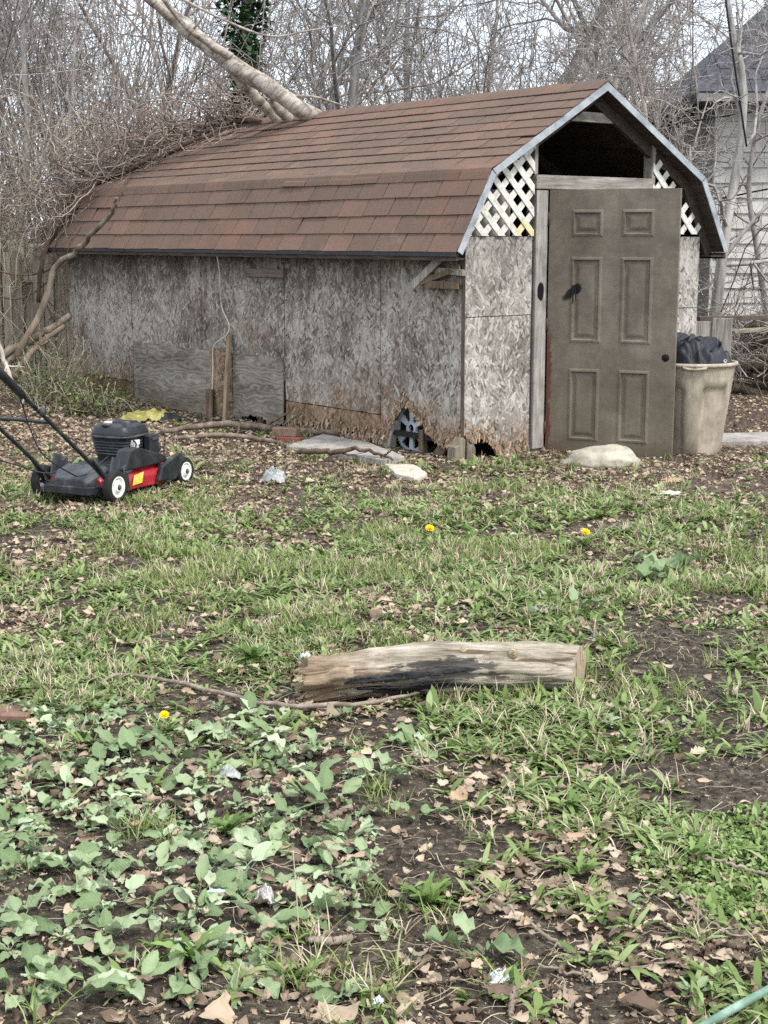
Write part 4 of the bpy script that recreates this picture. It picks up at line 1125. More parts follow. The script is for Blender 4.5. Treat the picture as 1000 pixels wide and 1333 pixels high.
# ------------------------------------------------------------------ bare trees behind
def bark(name, cols, island=.18): return mottled(name, cols, 3.0, (4, 4, .8), .9, .4, .01, .2, 0, island, 5)
M_bark = [bark('grey_bark', ['#68655f', '#999590', '#bfbbb6']), bark('brown_bark', ['#67605a', '#968c84', '#bab0a8']), bark('pale_bark', ['#716b65', '#a09a92', '#c5bfb7']), bark('purple_brown_bark', ['#645f5d', '#908986', '#b3aca9'])]
def norm(v): return v / (np.linalg.norm(v, axis=-1, keepdims=True) + 1e-9)
def grow(R_, P, R, m, lr, ang, up, wig, rr, k=5, tmin=.2, tip=.35):
    n = len(P); idx = np.repeat(np.arange(n), m); N = len(idx)
    K = P.shape[1]
    t = R_.uniform(tmin, 1.0, N) * (K - 1); i = np.minimum(t.astype(int), K - 2); f = (t - i)[:, None]
    p0 = P[idx, i] * (1 - f) + P[idx, i+1] * f
    tan = norm(P[idx, i+1] - P[idx, i]); r0 = R[idx, i] * (1 - f[:, 0]) + R[idx, i+1] * f[:, 0]
    rv = R_.normal(size=(N, 3)); perp = norm(rv - tan * (rv * tan).sum(1, keepdims=True))
    a = R_.uniform(ang[0], ang[1], N)[:, None]
    d = norm(tan * np.cos(a) + perp * np.sin(a) + np.array([0, 0, up]))
    pl = np.linalg.norm(P[idx, -1] - P[idx, 0], axis=1)
    ln = pl * R_.uniform(lr[0], lr[1], N) * (1.15 - .5 * t / (K - 1))
    Q = np.zeros((N, k, 3)); Q[:, 0] = p0; cur = d
    for s_ in range(1, k):
        cur = norm(cur + R_.normal(size=(N, 3)) * wig + np.array([0, 0, up * .25]))
        Q[:, s_] = Q[:, s_-1] + cur * (ln / (k - 1))[:, None]
    rad = np.minimum(r0 * rr, r0 * .9)[:, None] * np.linspace(1, tip, k)[None]
    return Q, rad
def tree_mesh(seed, h, r0, lean, spec, k0=8, wig0=.10, rmin=.0035):
    R_ = np.random.default_rng(seed)
    P = np.zeros((1, k0, 3)); cur = norm(np.array([[lean[0], lean[1], 1.0]]))
    for s_ in range(1, k0):
        cur = norm(cur + R_.normal(size=(1, 3)) * wig0 + np.array([[lean[0] * .06, lean[1] * .06, .05]]))
        P[:, s_] = P[:, s_-1] + cur * h / (k0 - 1)
    P[:, 0, 2] -= .15
    R = (r0 * np.linspace(1, .30, k0))[None]
    tr = Big(); V, F = tubes(P, R, 10); tr.add(V, F)
    cr = Big(); sides = (6, 5, 4, 3, 3)
    for lv, (m, lr, ang, up, wig, rr) in enumerate(spec):
        P, R = grow(R_, P, R, m, lr, ang, up, wig, rr, k=6 if lv < 2 else 5)
        R = np.maximum(R, rmin)
        V, F = tubes(P, R, sides[min(lv, 4)]); cr.add(V, F)
    return tr, cr
spec_a = [(11, (.35, .65), (.5, 1.2), .25, .18, .55), (7, (.3, .6), (.4, 1.2), .12, .25, .55), (6, (.35, .7), (.4, 1.3), .05, .3, .6), (4, (.4, .8), (.4, 1.3), .0, .35, .7)]
spec_b = [(14, (.25, .5), (.3, .9), .35, .15, .5), (6, (.35, .6), (.4, 1.1), .15, .22, .6), (6, (.35, .7), (.4, 1.2), .05, .3, .65), (3, (.4, .8), (.4, 1.3), .0, .35, .7)]
spec_c = [(9, (.5, .85), (.7, 1.4), .05, .2, .6), (8, (.3, .6), (.4, 1.3), .10, .28, .55), (6, (.35, .7), (.4, 1.4), .05, .32, .6), (4, (.4, .8), (.4, 1.4), -.05, .35, .7)]
protos = []
for sd_, h, r0, ln_, sp_, mi in ((1, 6.5, .095, (.15, 0), spec_a, 0), (2, 7.0, .075, (-.2, .1), spec_c, 1), (3, 6.0, .06, (.05, .1), spec_b, 2), (4, 7.5, .12, (.45, 0), spec_c, 3), (5, 5.5, .06, (-.1, 0), spec_b, 0), (6, 6.0, .07, (.3, -.1), spec_a, 1)):
    tr, cr = tree_mesh(sd_, h, r0, ln_, sp_)
    protos.append((tr.mesh('trunk', M_bark[mi], True), cr.mesh('crown', M_bark[mi], True)))
def plant_tree(pi, x, y, rz, sc, name, label, group=None):
    t = thing(name, label, 'tree', (x, y, 0), rz, group); t.scale = (sc,) * 3
    add('trunk', protos[pi][0], t); add('crown', protos[pi][1], t)
    return t
plant_tree(3, 1.0, 20.5, .2, 1.0, 'bare_tree', 'bare tree with a thick arching limb right behind the shed ridge')
plant_tree(1, 2.6, 21.5, 2.2, 1.0, 'bare_tree', 'bare spreading tree behind the peak of the shed')
plant_tree(0, -.6, 19.5, 4.0, 1.0, 'bare_tree', 'grey bare tree behind the middle of the roof ridge')
plant_tree(2, 1.9, 17.6, 1.0, 1.0, 'bare_tree', 'slim pale tree rising straight behind the shed ridge')
plant_tree(2, 3.35, 17.2, 2.9, .85, 'bare_tree', 'slim pale trunk between the shed and the white house')
plant_tree(5, -2.1, 19.0, .5, 1.0, 'bare_tree', 'brown bare tree behind the fallen trunk')
plant_tree(4, -4.4, 17.2, 2.4, .95, 'bare_tree', 'bare tree in the left thicket nearest the fence')
plant_tree(4, -5.2, 18.4, 5.2, 1.0, 'bare_tree', 'bare tree cut by the left edge of the photo')
rr = random.Random(21)
spots = [(-3.6, 20), (-2.9, 21.5), (-1.4, 23), (.3, 23.5), (-6.4, 20), (-5.4, 22.5), (1.6, 25), (-.2, 26), (3.0, 26.5), (5.6, 27), (-4.2, 26), (-7.4, 24), (6.8, 25), (-3.1, 18.2), (7.5, 21.5)]
for i, (x_, y_) in enumerate(spots):
    plant_tree((2, 5, 4, 0, 2, 1, 4, 5)[i % 8], x_ + rr.uniform(-.3, .3), y_, rr.uniform(0, 6.28), rr.uniform(.85, 1.15), 'bare_tree', 'bare leafless tree in the woods behind the shed', 'bare trees in the woods behind the shed')
# leaning dark tree in front of the white house
def poly_tree(name, label, ctrl, radii, mat, spec, seed, sides=9, cat='tree'):
    root = thing(name, label, cat, tuple(Vector(ctrl[0])))
    pts = np.array([[tuple(p - Vector(ctrl[0])) for p in curve_pts(ctrl, 14)]])
    R = np.interp(np.linspace(0, 1, 15), np.linspace(0, 1, len(radii)), radii)[None]
    V, F = tubes(pts, R, sides); add('trunk', npmesh('trunk', V, [F], mat, True), root)
    R_ = np.random.default_rng(seed); cr = Big(); P = pts
    for lv, (m, lr, ang, up, wig, rr_) in enumerate(spec):
        P, R = grow(R_, P, R, m, lr, ang, up, wig, rr_, k=6 if lv < 2 else 5); R = np.maximum(R, .003)
        V, F = tubes(P, R, (5, 4, 3, 3)[lv]); cr.add(V, F)
    if spec: add('crown', cr.mesh('crown', mat, True), root)
    return root
spec_v = [(10, (.2, .5), (.5, 1.4), .1, .3, .5), (6, (.35, .8), (.5, 1.4), -.05, .35, .6), (5, (.4, .9), (.5, 1.5), -.1, .4, .7)]
poly_tree('bare_tree', 'dark leaning trunk in front of the white shingled house', [atdepth(925, 470, 15.5), atdepth(935, 380, 15.5), atdepth(945, 300, 15.5), atdepth(962, 200, 15.6), atdepth(968, 110, 15.6), atdepth(950, 20, 15.6), atdepth(940, -60, 15.6)], [.075, .06, .05, .045, .04, .03, .02], M_bark[0], spec_v, 31)
poly_tree('bare_tree', 'thin bowed sapling right of the leaning dark trunk', [atdepth(1000, 420, 16), atdepth(985, 320, 16), atdepth(975, 240, 16), atdepth(990, 150, 16), atdepth(1020, 60, 16)], [.035, .03, .026, .02, .012], M_bark[3], spec_v, 32)
poly_tree('bare_tree', 'thin stem crossing in front of the tan roof', [atdepth(905, 440, 16.4), atdepth(890, 330, 16.4), atdepth(850, 230, 16.4), atdepth(838, 130, 16.4), atdepth(815, 20, 16.4), atdepth(808, -60, 16.4)], [.03, .028, .026, .022, .018, .01], M_bark[1], spec_v, 33)
# thicket: thin stems and trailing vines that read as one mass
R_ = np.random.default_rng(77)
def stems(n, xr, yr, hr, rad, wig, lean, k=7, arch=0.0, z0=0.0):
    P = np.zeros((n, k, 3)); P[:, 0, 0] = R_.uniform(*xr, n); P[:, 0, 1] = R_.uniform(*yr, n); P[:, 0, 2] = z0 if np.isscalar(z0) else R_.uniform(*z0, n)
    cur = norm(np.concatenate([R_.normal(size=(n, 2)) * lean, np.ones((n, 1))], 1)); h = R_.uniform(*hr, n)
    for s_ in range(1, k):
        cur = norm(cur + R_.normal(size=(n, 3)) * wig - np.array([0, 0, arch * s_ / k]))
        P[:, s_] = P[:, s_-1] + cur * (h / (k - 1))[:, None]
    R = R_.uniform(*rad, n)[:, None] * np.linspace(1, .4, k)[None]
    return P, R
def thicket(name, label, sets, mat):
    b = Big()
    for st in sets:
        P, R = st; V, F = tubes(P, R, 3); b.add(V, F)
    return tag(add(name, b.mesh(name, mat, True)), label, 'brush', kind='stuff')
M_thA = bark('thicket_bark', ['#5f5954', '#908881', '#b9b1aa'], .3)
M_thB = bark('thicket_bark_tan', ['#6b6154', '#9e9180', '#c6baa6'], .3)
thicket('brush_thicket', 'dense grey brown brush and vines left of and behind the shed', [
    stems(900, (-9, -2.2), (16.2, 19.5), (2.5, 6.5), (.005, .016), .12, .25), stems(1300, (-9, -1.5), (16.5, 22), (1.5, 4), (.003, .007), .3, .9, 8, .25, (0, 4.5)),
    stems(380, (-2, 4), (19, 26), (2.5, 7), (.005, .015), .14, .3), stems(800, (-2.5, 4.2), (18.5, 26), (1.2, 3.2), (.003, .007), .35, 1.0, 8, .2, (1, 6)),
    stems(110, (3.2, 8), (14.8, 18.5), (1, 4), (.003, .009), .3, .7, 8, .3, (0, 1.0)), stems(150, (3.0, 8), (14.6, 17.5), (.8, 2.2), (.003, .006), .4, 1.2, 9, .4, (.2, 3.2))], M_thA)
thicket('tan_brush', 'pale tan dead grass and vines on the fence left of the shed', [
    stems(700, (-5.4, -3.2), (15.4, 16.4), (.6, 1.8), (.003, .006), .3, 1.1, 8, .6, (.4, 1.8)), stems(500, (-4.6, -2.4), (15.6, 17.5), (.8, 2.0), (.003, .006), .3, 1.0, 8, .5, (.8, 2.6))], M_thB)
# vines lying over the back end of the roof
def roof_z(u): return np.interp(u, [p[0] for p in prof], [p[1] for p in prof])
nv, kv = 430, 13
bu, bv = [-.2, .12, .45, .8, 1.25], [5.92, 5.70, 5.42, 5.07, 4.6]
t = R_.uniform(0, 1, nv)
u = -.2 + 1.5 * t; v = np.interp(u, bu, bv) + np.abs(R_.normal(0, .28, nv)) * np.where(R_.uniform(0, 1, nv) < .12, -.8, 1) + .08
zc = roof_z(np.clip(u, -.18, 2.6)) + np.abs(R_.normal(0, .13, nv)) + .015
d = norm(R_.normal(size=(nv, 3)) * np.array([1, 1, .5])); st_ = R_.uniform(.04, .11, nv)
P = np.zeros((nv, kv, 3)); c0_ = np.stack([u, v, zc], -1); cur = c0_.copy()
for s_ in range(kv):
    P[:, s_] = cur
    d = norm(d + R_.normal(size=(nv, 3)) * np.array([.5, .5, .38]) + (c0_ - cur) * .35)
    cur = cur + d * st_[:, None]
    on = cur[:, 1] < L + .14
    cur[:, 2] = np.where(on, np.maximum(cur[:, 2], roof_z(np.clip(cur[:, 0], -.18, 2.6)) + .02), cur[:, 2])
Rr = R_.uniform(.003, .009, nv)[:, None] * np.linspace(1, .5, kv)[None]
V, F = tubes(P, Rr, 4)
vn = tag(add('roof_vines', npmesh('roof_vines', V, [F], bark('vine_bark', ['#5a4d46', '#8a7b71', '#b8aa9d'], .35), True)), 'tangle of bare vines draped over the far left end of the roof', 'vines', kind='stuff')
vn.matrix_world = SM
M_stem = bark('dark_vine_bark', ['#33291f', '#57493c', '#75675a'])
def branch(name, label, ctrl, radii, mat, n=24, sides=9, cat='branch', twigs=0, seed=1, group=None, wob=.0):
    pts = curve_pts(ctrl, n); rs = np.interp(np.linspace(0, 1, n + 1), np.linspace(0, 1, len(radii)), radii)
    r_ = random.Random(seed)
    if wob: pts = [p + Vector((r_.gauss(0, wob), r_.gauss(0, wob), r_.gauss(0, wob))) for p in pts]
    o = Vector(ctrl[0])
    root = tag(MB().tube([p - o for p in pts], list(rs), sides).build(name, mat, loc=o), label, cat, group)
    if twigs:
        R2 = np.random.default_rng(seed); P = np.array([[tuple(p - o) for p in pts]]); R = rs[None]
        P2, R2_ = grow(R2, P, R, twigs, (.12, .35), (.4, 1.2), .05, .2, .45)
        V, F = tubes(P2, np.maximum(R2_, .0025), 4)
        P3, R3 = grow(R2, P2, R2_, 3, (.3, .7), (.4, 1.2), .0, .3, .6); V2, F2 = tubes(P3, np.maximum(R3, .002), 3)
        tag(add('twigs', Big().add(V, F).add(V2, F2).mesh('twigs', mat, True), root), kind='stuff')
    return root
branch('vine_stem', 'thick dark vine stem running diagonally down the roof end', [W3(.95, 4.78, 2.53), W3(.6, 5.15, 2.33), W3(.35, 5.42, 2.18), W3(.16, 5.66, 2.07), W3(-.02, 5.80, 1.82), W3(-.2, 6.0, 1.5), W3(-.3, 6.1, .9)], [.015, .022, .025, .028, .025, .022, .02], M_stem, wob=.008, twigs=6)
branch('fallen_limb', 'short dark limb lying on the ridge left of the fallen trunk', [W3(1.1, 4.15, 2.62), W3(1.15, 4.5, 2.67), W3(1.2, 4.9, 2.66), W3(1.25, 5.3, 2.70)], [.02, .04, .045, .03], M_stem, twigs=5, wob=.006, seed=3)
for i_, (cc, lb) in enumerate((([W3(.0, 5.45, 1.80), W3(-.08, 5.5, 1.66), W3(-.19, 5.55, 1.49), W3(-.25, 5.6, 1.2), W3(-.22, 5.62, .9)], 'thin vine hanging from the roof edge past the far left wall'), ([W3(.3, 5.2, 2.12), W3(.13, 5.0, 2.04), W3(-.02, 4.95, 1.78), W3(-.10, 4.9, 1.62)], 'thin bare vine trailing down the lower roof slope'), ([W3(.12, 5.8, 2.06), W3(-.03, 5.75, 1.78), W3(-.2, 5.85, 1.47), W3(-.24, 5.9, 1.1)], 'thin vine crossing the last shingles at the far left'))):
    branch('vine_stem', lb, cc, [.006, .006, .005, .004], M_stem, 18, 5, wob=.006, seed=40 + i_)
# fallen barkless trunk resting on the ridge
M_dead = bark('dead_grey_trunk', ['#6b6157', '#a0968a', '#c9c1b5'], 0)
g = G('dead_trunk'); fbr = g.noise(g.mapping(g.obj(), (3, 3, 3), (0, .75, 0)), 3, 5); ff = g.noise(g.mapping(g.mapping(g.obj(), (1, 1, 1), (0, .75, 0)), (.12, 1, 1)), 26, 6, .7)
c = g.ramp(g.math('ADD', g.math('MULTIPLY', ff, .6), g.math('MULTIPLY', fbr, .4)), [(.33, C('#3f3730')), (.44, C('#7d7267')), (.56, C('#ada499')), (.70, C('#d2cabf'))])
M_dead = g.done(c, .85, g.bump(ff, .6, .02), 0, .2)
E1, E2 = W3(1.30, 3.25, 2.70), W3(1.32, 3.0, 2.74)
ft = thing('fallen_tree', 'fallen barkless grey tree trunk resting on the shed roof ridge', 'tree trunk', E1)
def rel(*c_): return [Vector(q) - E1 for q in c_]
YT = E1.y
def dead(name, ctrl, radii, n=26, sides=14, sd=1):
    pts = curve_pts(rel(*ctrl), n); rs = np.interp(np.linspace(0, 1, n+1), np.linspace(0, 1, len(radii)), radii)
    mb = MB().tube(pts, list(rs), sides); 
    mb.V = [tuple(Vector(v) * (1 + 0) + Vector((1, 1, 1)) * (mnoise.noise(Vector(v) * 5 + Vector((sd, 0, 0))) * .022 + mnoise.noise(Vector(v) * 14 + Vector((sd, 3, 0))) * .008)) for v in mb.V]
    return mb.build(name, M_dead, ft)
dead('trunk', [atdepth(418, 156, YT + .15), atdepth(395, 143, YT), atdepth(345, 112, YT + .1), atdepth(290, 75, YT + .3), atdepth(235, 30, YT + .5), atdepth(180, -20, YT + .7), atdepth(120, -80, YT + .9)], [.055, .076, .08, .078, .074, .066, .055])
dead('fork', [atdepth(372, 162, YT + .5), atdepth(350, 143, YT + .45), atdepth(325, 118, YT + .35), atdepth(305, 92, YT + .32), atdepth(280, 68, YT + .3)], [.045, .05, .055, .06, .06], sd=4)
dead('fork', [atdepth(380, 158, YT + .3), atdepth(365, 143, YT + .25), atdepth(352, 128, YT + .2)], [.05, .055, .03], 8, 8, 6)
dead('limb', [atdepth(240, 38, YT + .55), atdepth(205, 8, YT + .45), atdepth(160, -30, YT + .4), atdepth(120, -70, YT + .4)], [.04, .035, .03, .025], sd=7)
dead('limb', [atdepth(300, 75, YT + .2), atdepth(250, 40, YT + .1), atdepth(215, 5, YT), atdepth(190, -40, YT)], [.035, .03, .025, .02], sd=9)
for i_, cc in enumerate(([atdepth(385, 125, YT), atdepth(410, 126, YT - .1), atdepth(440, 135, YT - .1), atdepth(475, 147, YT - .1)], [atdepth(230, -5, YT), atdepth(290, 25, YT - .1), atdepth(350, 47, YT - .2), atdepth(400, 40, YT - .2), atdepth(440, 33, YT - .2)], [atdepth(245, 45, YT + .3), atdepth(265, 20, YT + .2), atdepth(280, -20, YT + .2)], [atdepth(0, 55, YT + .5), atdepth(50, 52, YT + .5), atdepth(85, 55, YT + .4)])):
    if i_ == 3: continue
    MB().tube(curve_pts(rel(*cc), 16), [.014 - .009 * k / 16 for k in range(17)], 6).build('branchlet', M_dead, ft)
# loose branches by the fence
M_br = bark('dead_branch_bark', ['#43392f', '#6e6154', '#95897b'])
branch('fallen_branch', 'long bent grey branch propped from the fence onto the eave', [atdepth(8, 478, 13.9), atdepth(28, 452, 13.9), atdepth(58, 395, 14.0), atdepth(70, 350, 14.0), atdepth(97, 328, 13.9), atdepth(120, 305, 13.75), atdepth(150, 272, 13.6), atdepth(152, 258, 13.55)], [.034, .034, .032, .03, .028, .024, .018, .012], M_br, 30, wob=.010)
branch('fallen_branch', 'thick grey branch slanting up against the shed corner', [atdepth(-20, 478, 14.1), atdepth(8, 460, 14.1), atdepth(45, 440, 14.2), atdepth(92, 411, 14.4)], [.045, .042, .038, .03], M_br, 20, wob=.004, twigs=3, seed=5)
branch('fallen_branch', 'thin grey branch below the thick branch at the fence', [atdepth(18, 492, 13.8), atdepth(40, 460, 13.9), atdepth(58, 443, 14.0), atdepth(84, 424, 14.1)], [.035, .03, .028, .02], M_br, 16, wob=.004, twigs=3, seed=6)
branch('fallen_branch', 'pale barkless stick standing behind the mower handle', [atdepth(-6, 430, 12.6), atdepth(4, 465, 12.5), atdepth(15, 495, 12.4), atdepth(30, 518, 12.3)], [.014, .018, .02, .015], bark('pale_stick', ['#8a8377', '#b3ab9d', '#cfc8bc'], 0), 16, wob=.004, twigs=3, seed=8)
branch('vine_stem', 'dark vine arching across the fence boards', [atdepth(-10, 352, 15.1), atdepth(30, 358, 15.1), atdepth(62, 352, 15.0), atdepth(90, 330, 14.9)], [.01, .01, .008, .006], M_stem)
branch('vine_stem', 'thin dark vine sagging below the arching vine on the fence', [atdepth(-10, 384, 15.1), atdepth(20, 389, 15.1), atdepth(45, 380, 15.0), atdepth(70, 360, 15.0)], [.01, .01, .008, .006], M_stem)
branch('ground_branch', 'long bare branch on the leaf litter behind the mower', [Vector((-1.75, 11.6, .05)), Vector((-1.3, 11.9, .07)), Vector((-.85, 11.75, .05)), Vector((-.35, 11.45, .05))], [.02, .026, .028, .018], M_br, 22, wob=.006, twigs=3, seed=11)
branch('ground_branch', 'thinner bare branch lying parallel in front of the long branch', [Vector((-1.6, 11.2, .05)), Vector((-1.2, 11.3, .06)), Vector((-.9, 11.15, .04)), Vector((-.6, 10.9, .03))], [.014, .02, .018, .01], M_br, 18, wob=.005, twigs=2, seed=12)
branch('ground_branch', 'dark crooked branch on the slab below the rotted wall', [onground(390, 588, .06), onground(430, 588, .08), onground(470, 585, .09), onground(510, 598, .05)], [.018, .02, .014, .008], M_stem, 20, wob=.008, twigs=4, seed=13)
# ------------------------------------------------------------------ left fence
M_pick = wood('old_picket', ['#5c5345', '#8a8070', '#b3a996'], 'z', rnd=.25)
fence = thing('picket_fence', 'old grey wooden picket fence behind the branches left of the shed', 'fence', (-4.1, 15.35, 0))
fr = random.Random(5); x_ = -2.2
M_pale = wood('pale_picket', ['#8b8470', '#b3ab92', '#cdc6ae'], 'z')
while x_ < 1.15:
    w_ = fr.uniform(.085, .105); h_ = 1.40 + fr.uniform(-.05, .06)
    poly = [(0, -.05), (w_, -.05), (w_, h_ - .05), (w_ * .72, h_), (w_ * .28, h_), (0, h_ - .05)]
    MB().prism(poly, lambda a, b, d: (a, d, b), 0, .02).build('picket', M_pick, fence, loc=(x_, fr.uniform(-.012, .012), 0), rot=(fr.gauss(0, .02), fr.gauss(0, .012), 0))
    x_ += w_ + .012
for z_ in (.35, 1.1): MB().box((-2.2, .03, z_), (1.15, .07, z_ + .09)).build('rail', M_pick, fence)
for i_, (x_, h_, tl) in enumerate(((-.02, 1.50, .06), (.28, 1.53, -.05), (.44, 1.49, .03), (.62, 1.52, .10))):
    MB().box((x_, .09, .2), (x_ + .16, .11, h_), (0, tl, 0)).build('back_board', M_pale, fence, .004)
# ------------------------------------------------------------------ right: white shingled house, tan roofed house, cables
M_side = mottled('white_siding', ['#a3a098', '#c4c1b9', '#d2d0c9'], 3, rough=.7, bump=.15, rnd=.06)
M_roofg = mottled('slate_grey_roof', ['#3d3d44', '#53535b', '#66666e'], 14, rnd=.15, bump=.4)
house = thing('white_house', 'white shingle sided house with dark grey roof behind bare branches', 'house', (4.15, 19.0, 0))
MB().box((0, .03, -.05), (6.0, 5, 3.30)).build('wall', mottled('white_wall_backing', ['#8c8a83', '#a3a19a'], 4), house)
hr = random.Random(8); z_ = .55; row = 0
pieces = {}
while z_ < 3.2:
    x_ = -.01 - (.3 if row % 2 else 0)
    while x_ < 2.6:
        a, b = max(x_, -.012), min(x_ + .6, 2.6)
        key = round(b - a, 2)
        if key not in pieces:
            pieces[key] = MB().raw([(0, -.014, 0), (key - .006, -.014, 0), (key - .006, .014, .20), (0, .014, .20), (0, .034, 0), (key - .006, .034, 0), (key - .006, .022, .20), (0, .022, .20)], [(0,1,2,3),(4,7,6,5),(0,4,5,1),(2,6,7,3),(0,3,7,4),(1,5,6,2)]).mesh('siding_shingle', M_side)
        add('siding_shingle', pieces[key], house, loc=(a, hr.uniform(-.004, .0), z_ + hr.uniform(-.004, .004)), rot=(0, hr.gauss(0, .004), 0))
        x_ += .6
    z_ += .186; row += 1
MB().box((-.06, -.02, -.05), (6, .02, .53)).build('shade_strip', mottled('garage_shade', ['#2f2d2b', '#4a4744'], 4), house)  # dark strip paints the shaded opening below the siding
MB().box((-.04, -.03, .5), (-.013, .03, 3.28)).build('corner_board', M_side, house)
MB().box((.95, -.02, .55), (1.9, .0, .62)).build('sill', M_side, house)
# hip roof
ev = [(-.35, -.40, 3.28), (6.3, -.40, 3.28), (6.3, 5.4, 3.28), (-.35, 5.4, 3.28)]
rd = [(2.2, 2.5, 5.6), (4.0, 2.5, 5.6)]
rf = MB().raw(ev + rd + [(a, b, c_ - .12) for a, b, c_ in ev], [(0, 1, 5, 4), (1, 2, 5), (2, 3, 4, 5), (3, 0, 4), (0, 6, 7, 1), (1, 7, 8, 2), (2, 8, 9, 3), (3, 9, 6, 0), (6, 9, 8, 7)]).build('roof', M_roofg, house)
# courses of roof shingles on the near slope and the left hip
def course_rows(A, B, D_, Cc, n, wid, mesh_mat, parent, limit=None):
    """quad A-B (eave) to C-D (ridge): shingles by course"""
    A, B, Cc, D_ = map(Vector, (A, B, Cc, D_)); nrm = (B - A).cross(D_ - A).normalized()
    if nrm.z < 0: nrm = -nrm
    r_ = random.Random(2); cnt = 0
    for i in range(n):
        t0, t1 = i / n, (i + 1.15) / n
        a0, b0, a1, b1 = A.lerp(D_, t0), B.lerp(Cc, t0), A.lerp(D_, t1), B.lerp(Cc, t1)
        ex = (b0 - a0).normalized(); ln_ = (b0 - a0).length; s_ = -wid * (.5 if i % 2 else 0); up_ = (a1 - a0) - ex * (a1 - a0).dot(ex)
        while s_ < ln_:
            lo, hi = max(0, s_), min(ln_, s_ + wid); s_ += wid
            if hi - lo < .05: continue
            m = hi - lo - .008
            V = [Vector((0, 0, .012)), Vector((m, 0, .012)), Vector((m, up_.length, .004)), Vector((0, up_.length, .004)), Vector((0, 0, .003)), Vector((m, 0, .003))]
            k = ('rs', round(m, 2), round(up_.length, 2), mesh_mat.name)
            if k not in pieces: pieces[k] = MB().raw(V, [(0, 1, 2, 3), (0, 4, 5, 1)]).mesh('roof_shingle', mesh_mat)
            Rm = Matrix((ex, up_.normalized(), nrm)).transposed().to_4x4()
            add('roof_shingle', pieces[k], parent, matrix=Matrix.Translation(a0 + ex * lo + nrm * .004) @ Rm); cnt += 1
            if limit and cnt >= limit: return
course_rows(ev[0], (2.9, -.40, 3.28), rd[0], (2.9, 2.5, 5.6), 15, .33, M_roofg, rf, 140)
MB().box((-.36, -.47, 3.17), (6.3, -.41, 3.26)).build('gutter', mottled('pale_gutter', ['#7d7b76', '#9b9993'], 5, rough=.5), house)
# tan house further back
M_tanroof = mottled('tan_roof', ['#8d7a6e', '#ab968a', '#bfaea2'], 16, rnd=.16, bump=.4)
tan = thing('tan_house', 'tan roofed house behind the bare trees beyond the shed peak', 'house', (5.6, 27.5, 0))
MB().box((-1.1, 0, -.05), (4.5, 5, 2.2)).build('wall', mottled('brick_wall_far', ['#7b6a60', '#9a877a'], 12), tan)
ev2 = [(-1.4, -.3, 2.1), (4.6, -.3, 2.1), (4.6, 5.3, 2.1), (-1.4, 5.3, 2.1)]; rd2 = [(.45, 2.5, 4.75), (3.0, 2.5, 4.75)]
rf2 = MB().raw(ev2 + rd2 + [(a, b, c_ - .12) for a, b, c_ in ev2], [(0, 1, 5, 4), (1, 2, 5), (2, 3, 4, 5), (3, 0, 4), (0, 6, 7, 1), (1, 7, 8, 2), (2, 8, 9, 3), (3, 9, 6, 0), (6, 9, 8, 7)]).build('roof', M_tanroof, tan)
course_rows(ev2[0], (2.0, -.3, 2.1), rd2[0], (2.0, 2.5, 4.75), 18, .45, M_tanroof, rf2, 140)
M_wire = mottled('black_cable', ['#1a1a1c', '#2a2a2c'], 4, bump=0)
for lb, pts in (('upper black utility cable sagging across the white house', [atdepth(820, 172, 18), atdepth(900, 158, 17.5), atdepth(1000, 142, 17), atdepth(1150, 115, 16.5)]),
                ('lower black cable crossing the siding of the white house', [atdepth(905, 262, 18.2), atdepth(950, 256, 18), atdepth(1000, 246, 17.5), atdepth(1120, 226, 17)]),
                ('steep black cable dropping past the house roof', [atdepth(938, -60, 15), atdepth(950, 40, 15), atdepth(966, 150, 15.2), atdepth(972, 190, 15.3)])):
    tag(MB().tube(curve_pts(pts, 24), .010, 6).build('utility_cable', M_wire), lb, 'cable')
# ------------------------------------------------------------------ low boards and brush pile right of the shed
for i_, (px_, w_, h_, lb) in enumerate(((915, .16, .80, 'narrow grey board standing behind the trash can next to the shed'), (936, .19, .83, 'wide grey board standing right of the narrow board'))):
    q = atdepth(px_, 470, 13.6)
    tag(MB().box((-w_/2, 0, -.05), (w_/2, .025, h_)).build('standing_board', M_grey_wood, None, .003, loc=(q.x, q.y, 0), rot=(.02, .02 * i_, .1)), lb, 'board')
q0, q1 = atdepth(908, 415, 13.75), atdepth(1060, 412, 14.2)
plank_between('top_rail', q0, q1, .10, .04, mottled('rusty_brown', ['#3a332d', '#574c43', '#6b6056'], 10), 'dull brown rail across the top of the standing boards', 'rail')
pr = random.Random(12)
M_pile = bark('mossy_log', ['#3d362b', '#655a4a', '#8d8170'])
for i_ in range(16):
    y_ = 15.2 + pr.uniform(-.3, .5); z_ = .06 + .11 * (i_ // 3) + pr.uniform(-.02, .02); x0_ = 3.55 + .05 * (i_ // 3) + pr.uniform(-.1, .1)
    o_ = Vector((x0_, y_, z_)); d_ = Vector((1.2 + pr.uniform(-.2, .3), pr.uniform(-.3, .3), pr.uniform(-.25, .25)))
    tag(MB().tube([Vector((0, 0, 0)), d_ * .5 + Vector((0, 0, pr.uniform(-.03, .03))), d_], [pr.uniform(.025, .05), pr.uniform(.03, .045), .025], 9).build('pile_log', M_pile, loc=o_), 'mossy log in the pile at the right edge below the house', 'log', 'logs piled below the white house')
plank_between('pale_plank', atdepth(950, 432, 15.0), atdepth(1040, 425, 15.4), .16, .03, wood('mossy_plank', ['#6a6556', '#8a8472', '#a09a88'], 'z'), 'pale mossy plank lying on top of the log pile', 'plank')
